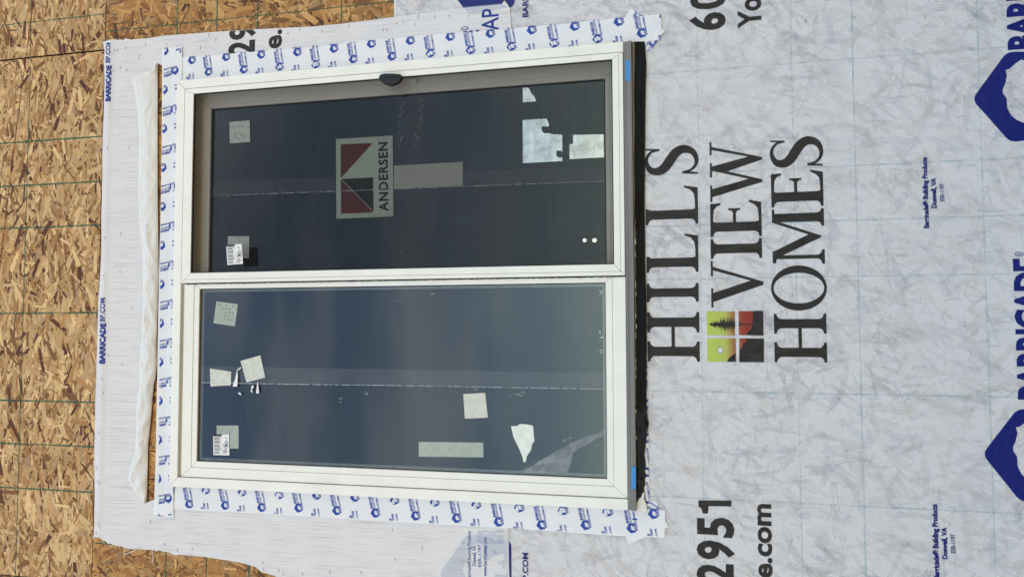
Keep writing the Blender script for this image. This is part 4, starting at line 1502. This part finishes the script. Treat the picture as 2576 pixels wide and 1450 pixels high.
G1 = 'square pads left on the panes'
pa = patch('foam_pad', [(544.5, 757), (598.4, 764.7), (590.6, 820), (537, 812)], YI_L, 'pad_green', 'pale green dotted square pad near the top centre of the plain pane', 'pad', G1, rnd_=0.002)
for i, (a_, c_) in enumerate(((552, 765), (570, 768), (587, 770), (560, 775.5), (569, 776), (577, 777), (568, 785), (577, 786), (585, 787.5), (566, 793.5), (575.5, 795), (565.5, 802), (574.5, 803.5), (583, 804.5))):
    q = wp(a_, c_, YI_L)
    v, f = tess([arc(q[0], q[1], 0.0055, 0.0055, 0, 360, 12)[:-1]])
    print_mesh('spot', v, f, 'pad_spot', pa, YI_L - 0.0009)
patch('foam_pad', [(528, 926), (581.6, 933.7), (580.5, 968), (529.7, 971)], YO_L, 'pad_paper', 'tan torn square pad at the film seam nearest the left frame edge', 'pad', G1)
pc = patch('foam_pad', [(604.6, 907), (655, 892.6), (667, 948.5), (620, 960.7)], YO_L, 'pad_paper', 'tilted pale square pad crossing the film seam of the plain pane', 'pad', G1, rnd_=0.002)
patch('foam_pad', [(545, 1069), (600, 1069), (600, 1127), (546, 1127)], YI_L, 'pad_green', 'pale square pad behind the warning label on the plain pane', 'pad', G1, rnd_=0.001)
pe = patch('foam_pad', [(1165, 990), (1220, 987), (1227, 1049), (1169, 1052)], YO_L, 'pad_paper', 'cream square pad near the bottom of the plain pane, above the pale strip', 'pad', G1, rnd_=0.003)
p1 = patch('foam_pad', [(577, 307), (628, 303), (629, 357), (578, 361)], YI_R, 'pad_green', 'grey-green square pad in the top right corner behind the screen', 'pad', G1, rnd_=0.002)
for a_, c_ in ((590, 320), (600, 318), (610, 318), (592, 338), (609, 340), (592, 346), (600, 349), (614, 343)):
    q = wp(a_, c_, YI_R)
    v, f = tess([arc(q[0], q[1], 0.0045, 0.006, 0, 360, 10)[:-1]])
    print_mesh('spot', v, f, 'pad_spot', p1, YI_R - 0.0009)
patch('foam_pad', [(573, 594), (627, 594), (626, 649), (573, 649)], YI_R, 'pad_green', 'grey-green square pad behind the warning label on the screened pane', 'pad', G1, rnd_=0.001)


def warn(pts, y, label):
    t = patch('warning_label', pts, y, 'label_white', label, 'label')
    a, b_, c, d_ = pts

    def uvp(u, v):
        return (a[0] + (b_[0] - a[0]) * u + (d_[0] - a[0]) * v, a[1] + (b_[1] - a[1]) * u + (d_[1] - a[1]) * v)

    def R(u0, u1, v0, v1, mat='label_print'):
        lay(t, [uvp(u0, v0), uvp(u1, v0), uvp(u1, v1), uvp(u0, v1)], y - 0.0009, mat)
    R(0.0, 0.53, 0.0, 0.085)
    rq = random.Random(2)
    for blk_ in ((0.12, 0.25), (0.30, 0.44), (0.49, 0.62), (0.67, 0.78), (0.83, 0.94)):
        vv = blk_[0]
        while vv < blk_[1]:
            R(0.05, rq.uniform(0.36, 0.49), vv, vv + 0.016)
            vv += 0.03
    R(0.535, 0.545, 0.02, 0.98)
    for k in range(7):
        R(0.60, rq.uniform(0.8, 0.95), 0.74 + k * 0.03, 0.752 + k * 0.03)
    cx, cz = wp(*uvp(0.79, 0.55), y)
    ro = 0.0125
    v, f = tess([arc(cx, cz, ro, ro, 0, 360, 18)[:-1], arc(cx, cz, ro * .82, ro * .82, 0, 360, 18)[:-1]])
    print_mesh('print', v, f, 'label_print', t, y - 0.0009)
    v, f = tess([[(cx - .009, cz + .0075), (cx - .0075, cz + .009), (cx + .009, cz - .0075), (cx + .0075, cz - .009)]])
    print_mesh('print', v, f, 'label_print', t, y - 0.0009)
    v, f = tess([[(cx - .005, cz - .006), (cx + .003, cz - .006), (cx + .006, cz + .002), (cx, cz + .006), (cx - .004, cz + .002)]])
    print_mesh('print', v, f, 'label_print', t, y - 0.0011)
    for k in range(5):
        u0 = 0.6 + rq.uniform(0, .2)
        v0 = 0.08 + rq.uniform(0, .25)
        lay(t, [uvp(u0, v0), uvp(u0 + .18, v0 + .1), uvp(u0 + .18, v0 + .115), uvp(u0, v0 + .015)], y - 0.0009 - k * 0.0001, 'label_print')
    return t


warn([(536, 1092), (576, 1091), (577, 1144), (537, 1143)], YO_L - 0.0005, 'small white printed warning label on the plain pane')
warn([(569, 616), (608, 613), (611, 663), (572, 666)], YF + 0.0055, 'small white printed warning label on the insect screen')

# maker's sticker behind the screen
CS = [(845, 350), (987.5, 341), (989.5, 544), (846, 550)]
st = patch('brand_sticker', CS, YO_R, 'sticker_green', 'pale green sticker with two dark red triangles and dark capital letters', 'sticker')


def suv(u, v):
    a = (CS[0][0] + (CS[1][0] - CS[0][0]) * u, CS[0][1] + (CS[1][1] - CS[0][1]) * u)
    b_ = (CS[3][0] + (CS[2][0] - CS[3][0]) * u, CS[3][1] + (CS[2][1] - CS[3][1]) * u)
    return (a[0] + (b_[0] - a[0]) * v, a[1] + (b_[1] - a[1]) * v)


lay(st, [suv(0.08, 0.07), suv(0.65, 0.075), suv(0.08, 0.495)], YO_R - 0.0009, 'sticker_red')
lay(st, [suv(0.08, 0.505), suv(0.65, 0.94), suv(0.08, 0.94)], YO_R - 0.0009, 'sticker_red')
lay(st, [suv(0.09, 0.503), suv(0.65, 0.505), suv(0.65, 0.93)], YO_R - 0.0011, 'sticker_black')
v, f, a_, b_ = text2d('ANDERSEN', 0.035, 0, 1.12)
pb, pe_ = suv(0.905, 0.935), suv(0.905, 0.075)
q0, q1, qt = wp(*pb, YO_R), wp(*pe_, YO_R), wp(*suv(0.755, 0.5), YO_R)
k = (q1[0] - q0[0]) / (b_ - a_)
zc = (q0[1] + q1[1]) / 2
sl_ = (q1[1] - q0[1]) / (q1[0] - q0[0])
print_mesh('lettering', [(q0[0] + (p[0] - a_) * k, q0[1] + sl_ * (p[0] - a_) * k + p[1] * (qt[1] - zc)) for p in v], f, 'sticker_black', st, YO_R - 0.0009)
v, f, a_, b_ = text2d('TM', 0.02)
q0, q1 = wp(*suv(0.775, 0.068), YO_R), wp(*suv(0.775, 0.04), YO_R)
k = (q1[0] - q0[0]) / (b_ - a_)
print_mesh('lettering', [(q0[0] + (p[0] - a_) * k, q0[1] + p[1] * 0.004) for p in v], f, 'sticker_black', st, YO_R - 0.0009)
patch('tape_strip', [(990.5, 417), (1164, 407), (1164, 467), (990.5, 475)], YO_R, 'sticker_grey', 'grey paper strip below the sticker with the red triangles', 'strip')
patch('tape_strip', [(1053, 1110), (1215, 1112), (1216, 1149), (1053, 1147)], YI_L, 'pad_green', 'pale green strip stuck to the plain pane near the left frame side', 'strip')
tt = thing('torn_tape', 'crumpled torn pale tape scrap low on the plain pane', 'tape scrap')
sheet('scrap', [P2([(1285, 1071), (1300, 1070), (1308, 1065), (1325, 1066), (1340, 1069), (1342, 1082), (1344, 1108), (1338, 1116), (1336, 1130), (1325, 1146), (1322, 1160), (1317, 1162), (1314, 1148), (1306, 1128), (1292, 1100)], YO_L)], 'pad_green', tt,
      lambda x, z: 0.0006 - YO_L + 0.002 * abs(fbm(x, z, 28, 61)), 0.008)
patch('painters_tape', [(1572.5, 152), (1587.5, 152), (1588, 203), (1573, 205)], -0.0372, 'painters_tape', 'blue masking tape on the sill nearest the black latch', 'masking tape', 'blue tape pieces on the sill')
patch('painters_tape', [(1588.5, 1173), (1599, 1173), (1599, 1228), (1586, 1228)], -0.0402, 'painters_tape', 'blue masking tape on the sill near the torn white scrap', 'masking tape', 'blue tape pieces on the sill')

# clear film on the panes: lapped seam, peeled corner, smears
rq0 = random.Random(31)
fl = thing('protective_film', 'clear film over the plain pane with a pale lapped seam and a peeled corner', 'film')
lay(fl, [(506, 920), (1524, 937), (1526, 977), (506, 962)], YO_L - 0.0002, 'film', 'lap')
lay(fl, [(506, 960.5), (700, 964), (1000, 968), (1526, 977), (1526, 978.4), (1000, 969.4), (700, 965.6), (506, 962)], YO_L - 0.0016, 'film_edge', 'film_edge')
lay(fl, [(1300, 1187), (1340, 1168), (1390, 1140), (1420, 1122), (1455, 1105), (1500, 1090), (1523, 1078), (1524, 1092), (1500, 1104), (1470, 1120), (1452, 1128), (1440, 1140), (1436, 1165), (1425, 1188)], YO_L - 0.0006, 'residue', 'peeled_corner')
for k in range(16):                           # wrinkle streaks in the peeled corner
    t0 = rq0.uniform(0.0, 0.8)
    a0 = (1310 + 205 * t0, 1184 - 100 * t0 + rq0.uniform(-6, 8))
    L0, w0 = rq0.uniform(18, 50), rq0.uniform(0.5, 1.3)
    dx, dy = 0.90, -0.43 + rq0.uniform(-0.08, 0.08)
    lay(fl, [a0, (a0[0] + dx * L0 * .5, a0[1] + dy * L0 * .5 - w0), (min(1523, a0[0] + dx * L0), a0[1] + dy * L0), (a0[0] + dx * L0 * .5, a0[1] + dy * L0 * .5 + w0)], YO_L - 0.0008 - k * 0.00003, 'glue', 'film_wrinkle')
fr_ = thing('protective_film', 'clear film behind the insect screen with a pale lapped seam', 'film')
lay(fr_, [(531, 457), (1522, 418), (1522, 456), (531, 493)], YO_R - 0.0002, 'film', 'lap')
lay(fr_, [(531, 491.5), (1522, 454.5), (1522, 456), (531, 493.3)], YO_R - 0.0012, 'film_edge', 'film_edge')
rq = random.Random(12)


def smear(t, cx, cy, n, sx_, sy_, y, mat='residue'):
    for k in range(n):
        a_, c_ = cx + rq.gauss(0, sx_), cy + rq.gauss(0, sy_)
        l_, w_ = rq.uniform(2, 7), rq.uniform(0.7, 1.8)
        an = rq.uniform(-0.5, 0.5)
        pts = []
        for i in range(8):
            th = i * math.pi / 4
            u, v_ = l_ * math.cos(th), w_ * math.sin(th) * rq.uniform(.7, 1.2)
            pts.append((a_ + u * math.cos(an) - v_ * math.sin(an), c_ + u * math.sin(an) + v_ * math.cos(an)))
        lay(t, pts, y - 0.0003 - 0.00002 * k, mat, 'smear')


for cx, cy, n, sx_, sy_ in ((1310, 990, 11, 10, 5), (1200, 978, 3, 6, 1), (924, 992, 4, 5, 4), (856, 1003, 4, 4, 3), (1000, 752, 4, 6, 7), (1098, 738, 3, 7, 2), (1512, 830, 3, 2, 10), (1513, 885, 2, 2, 4), (1512, 735, 3, 3, 4), (1500, 1125, 4, 5, 6), (1430, 1110, 9, 16, 6)):
    smear(fl, cx, cy, n, sx_, sy_, YO_L, 'film_edge' if cx > 1500 else 'residue')
for cx, cy, n, sx_, sy_ in ((710, 484, 5, 10, 4), (1010, 635, 2, 2, 1), (1372, 447, 3, 14, 5), (1508, 572, 3, 3, 4), (1506, 640, 2, 3, 2)):
    smear(fr_, cx, cy, n, sx_, sy_, YO_R, 'glue')
for k in range(44):                           # fern-like glue marks either side of a stripped band
    s_ = -1 if k % 2 else 1
    py = 247 + (k // 2) * 5.6 + rq.uniform(-2, 2)
    cx = 1040 + s_ * rq.uniform(15, 30) - (py - 250) * 0.12
    l_, w_, an = rq.uniform(3, 9), rq.uniform(0.6, 1.5), (1.0 if s_ > 0 else 2.2) + rq.uniform(-0.5, 0.5)
    pts = []
    for i in range(10):
        th = i * math.pi / 5
        u, v_ = l_ * math.cos(th), w_ * math.sin(th) * rq.uniform(.7, 1.3)
        pts.append((cx + u * math.cos(an) - v_ * math.sin(an), py + u * math.sin(an) + v_ * math.cos(an)))
    lay(fr_, pts, YO_R - 0.0004 - k * 0.00002, 'glue', 'glue_mark')
ts = thing('torn_scraps', 'small torn white plastic points hanging at the film seam beside the tilted pad', 'plastic scraps')
for q in ([(597, 925), (592, 950), (585, 971), (597, 971), (598, 945)], [(599, 928), (605, 922), (606, 925), (600, 931)], [(648, 957), (645, 980), (644, 988), (652, 988), (650, 972)], [(636, 968), (639, 972), (634, 978), (631, 972)], [(600, 985), (607, 989), (606, 993), (600, 990)], [(633, 976), (636, 988), (630, 982)]):
    prism('scrap', P2(q, YO_L - 0.006), YO_L - 0.0068, YO_L - 0.006, 'label_white', ts)

# ------------------------------------------------------------------ the dark room behind
room = []
YB = 4.6
xr0, xr1 = LEFT, RGT
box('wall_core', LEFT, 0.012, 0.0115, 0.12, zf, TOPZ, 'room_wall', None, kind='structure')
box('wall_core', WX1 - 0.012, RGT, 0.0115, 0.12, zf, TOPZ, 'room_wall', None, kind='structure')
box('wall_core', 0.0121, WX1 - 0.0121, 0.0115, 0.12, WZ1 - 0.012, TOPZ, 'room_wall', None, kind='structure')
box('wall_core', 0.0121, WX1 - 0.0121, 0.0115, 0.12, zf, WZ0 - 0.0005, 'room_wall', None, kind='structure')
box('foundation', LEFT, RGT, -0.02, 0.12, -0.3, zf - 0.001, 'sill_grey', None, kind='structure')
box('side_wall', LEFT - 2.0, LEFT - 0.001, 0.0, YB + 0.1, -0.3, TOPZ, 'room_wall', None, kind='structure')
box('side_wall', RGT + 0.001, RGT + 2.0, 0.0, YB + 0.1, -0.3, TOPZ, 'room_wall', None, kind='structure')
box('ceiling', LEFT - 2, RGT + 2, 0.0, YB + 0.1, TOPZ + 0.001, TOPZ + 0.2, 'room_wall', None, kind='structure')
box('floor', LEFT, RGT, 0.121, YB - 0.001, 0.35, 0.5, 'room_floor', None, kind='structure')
OP = []
for (a_, c_, e_, g_) in ((1308, 262, 1400, 196), (1308, 415, 1418, 288), (1426, 405, 1523, 325)):
    p, q = wp(a_, c_, YB), wp(e_, g_, YB)
    OP.append((p[0], q[0], q[1], p[1]))
xs_ = sorted({LEFT, RGT, *[o[0] for o in OP], *[o[1] for o in OP]})
zs_ = sorted({0.3, TOPZ, *[o[2] for o in OP], *[o[3] for o in OP]})
bm = bmesh.new()
cells = []
for i in range(len(xs_) - 1):
    for j in range(len(zs_) - 1):
        cx, cz = (xs_[i] + xs_[i + 1]) / 2, (zs_[j] + zs_[j + 1]) / 2
        if any(o[0] < cx < o[1] and o[2] < cz < o[3] for o in OP):
            continue
        cells.append((xs_[i], xs_[i + 1], zs_[j], zs_[j + 1]))
bv, bf = [], []
for x0, x1, z0, z1 in cells:
    o = len(bv)
    bv += [(x0, YB, z0), (x1, YB, z0), (x1, YB, z1), (x0, YB, z1), (x0, YB + .1, z0), (x1, YB + .1, z0), (x1, YB + .1, z1), (x0, YB + .1, z1)]
    bf += [(o, o + 1, o + 2, o + 3), (o + 5, o + 4, o + 7, o + 6)]
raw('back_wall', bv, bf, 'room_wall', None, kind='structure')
m, nt, b = base_mat('far_pane', (0.45, 0.46, 0.42), 0.4, 0.5)
n1 = noise_n(nt, coords(nt), 9, 4)
see_through(m, ramp(nt, n1, [(0.3, (0.56, 0.56, 0.56)), (0.7, (0.74, 0.74, 0.74))]), (0.97, 0.94, 0.92))
for i, o_ in enumerate(OP):
    fw = thing('far_window', ('small top', 'tall middle', 'short lower')[i] + ' bright window on the far wall of the dark room', 'window', 'far windows')
    box('pane', o_[0], o_[1], YB + 0.04, YB + 0.046, o_[2], o_[3], 'far_pane', fw)
    ring(('window_frame',) * 4, o_[0] + .0005, o_[1] - .0005, o_[2] + .0005, o_[3] - .0005, 0.02, 0.02, 0.02, 0.02, YB + 0.01, YB + 0.038, 'room_wall', fw, 0, 0)
# stair seen against the far openings
ys = 3.6
stp = [(1320, 205), (1337, 236), (1341, 236), (1351, 262), (1366, 288), (1370, 288), (1379, 308), (1384, 334), (1417, 336), (1540, 334), (1540, 150), (1322, 150)]
stair = thing('staircase', 'dark staircase side seen through the screened pane against bright far openings', 'staircase')
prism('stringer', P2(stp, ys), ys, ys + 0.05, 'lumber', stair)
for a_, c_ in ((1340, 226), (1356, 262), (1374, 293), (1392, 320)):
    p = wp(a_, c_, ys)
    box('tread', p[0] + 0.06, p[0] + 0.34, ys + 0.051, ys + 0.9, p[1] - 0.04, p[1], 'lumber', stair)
bk = P2([(1362, 318), (1362, 328), (1390, 328), (1390, 318)], ys - 0.3)
prism('joist_end', bk, ys - 0.3, ys - 0.2, 'lumber', stair)
for q in (((1399, 379), (1411, 379), (1411, 391), (1399, 391)),):
    prism('bracket', P2(q, YB - 0.1), YB - 0.1, YB - 0.001, 'lumber', stair)
for i, (a_, c_) in enumerate(((1470, 604), (1495, 604))):  # small glowing spheres make two bright specks
    p = wp(a_, c_, 3.0)
    bpy.ops.mesh.primitive_uv_sphere_add(segments=16, ring_count=10, radius=0.014 + 0.002 * i, location=(p[0], 3.0, p[1]))
    o = bpy.context.object
    o.name = 'light_speck'
    o.data.materials.append(MATS['speck'])
    tag(o, ('upper', 'lower')[i] + ' of two small bright specks glowing in the dark behind the screen', 'light bulb', 'specks in the dark room')
    tube('thin_rod', [(p[0], 3.0, p[1] + 0.02), (p[0], 3.0, TOPZ)], 0.004, 'gasket_black', o, 5)
    o.children[0].matrix_parent_inverse = o.matrix_world.inverted()
    o.children[0].parent = o
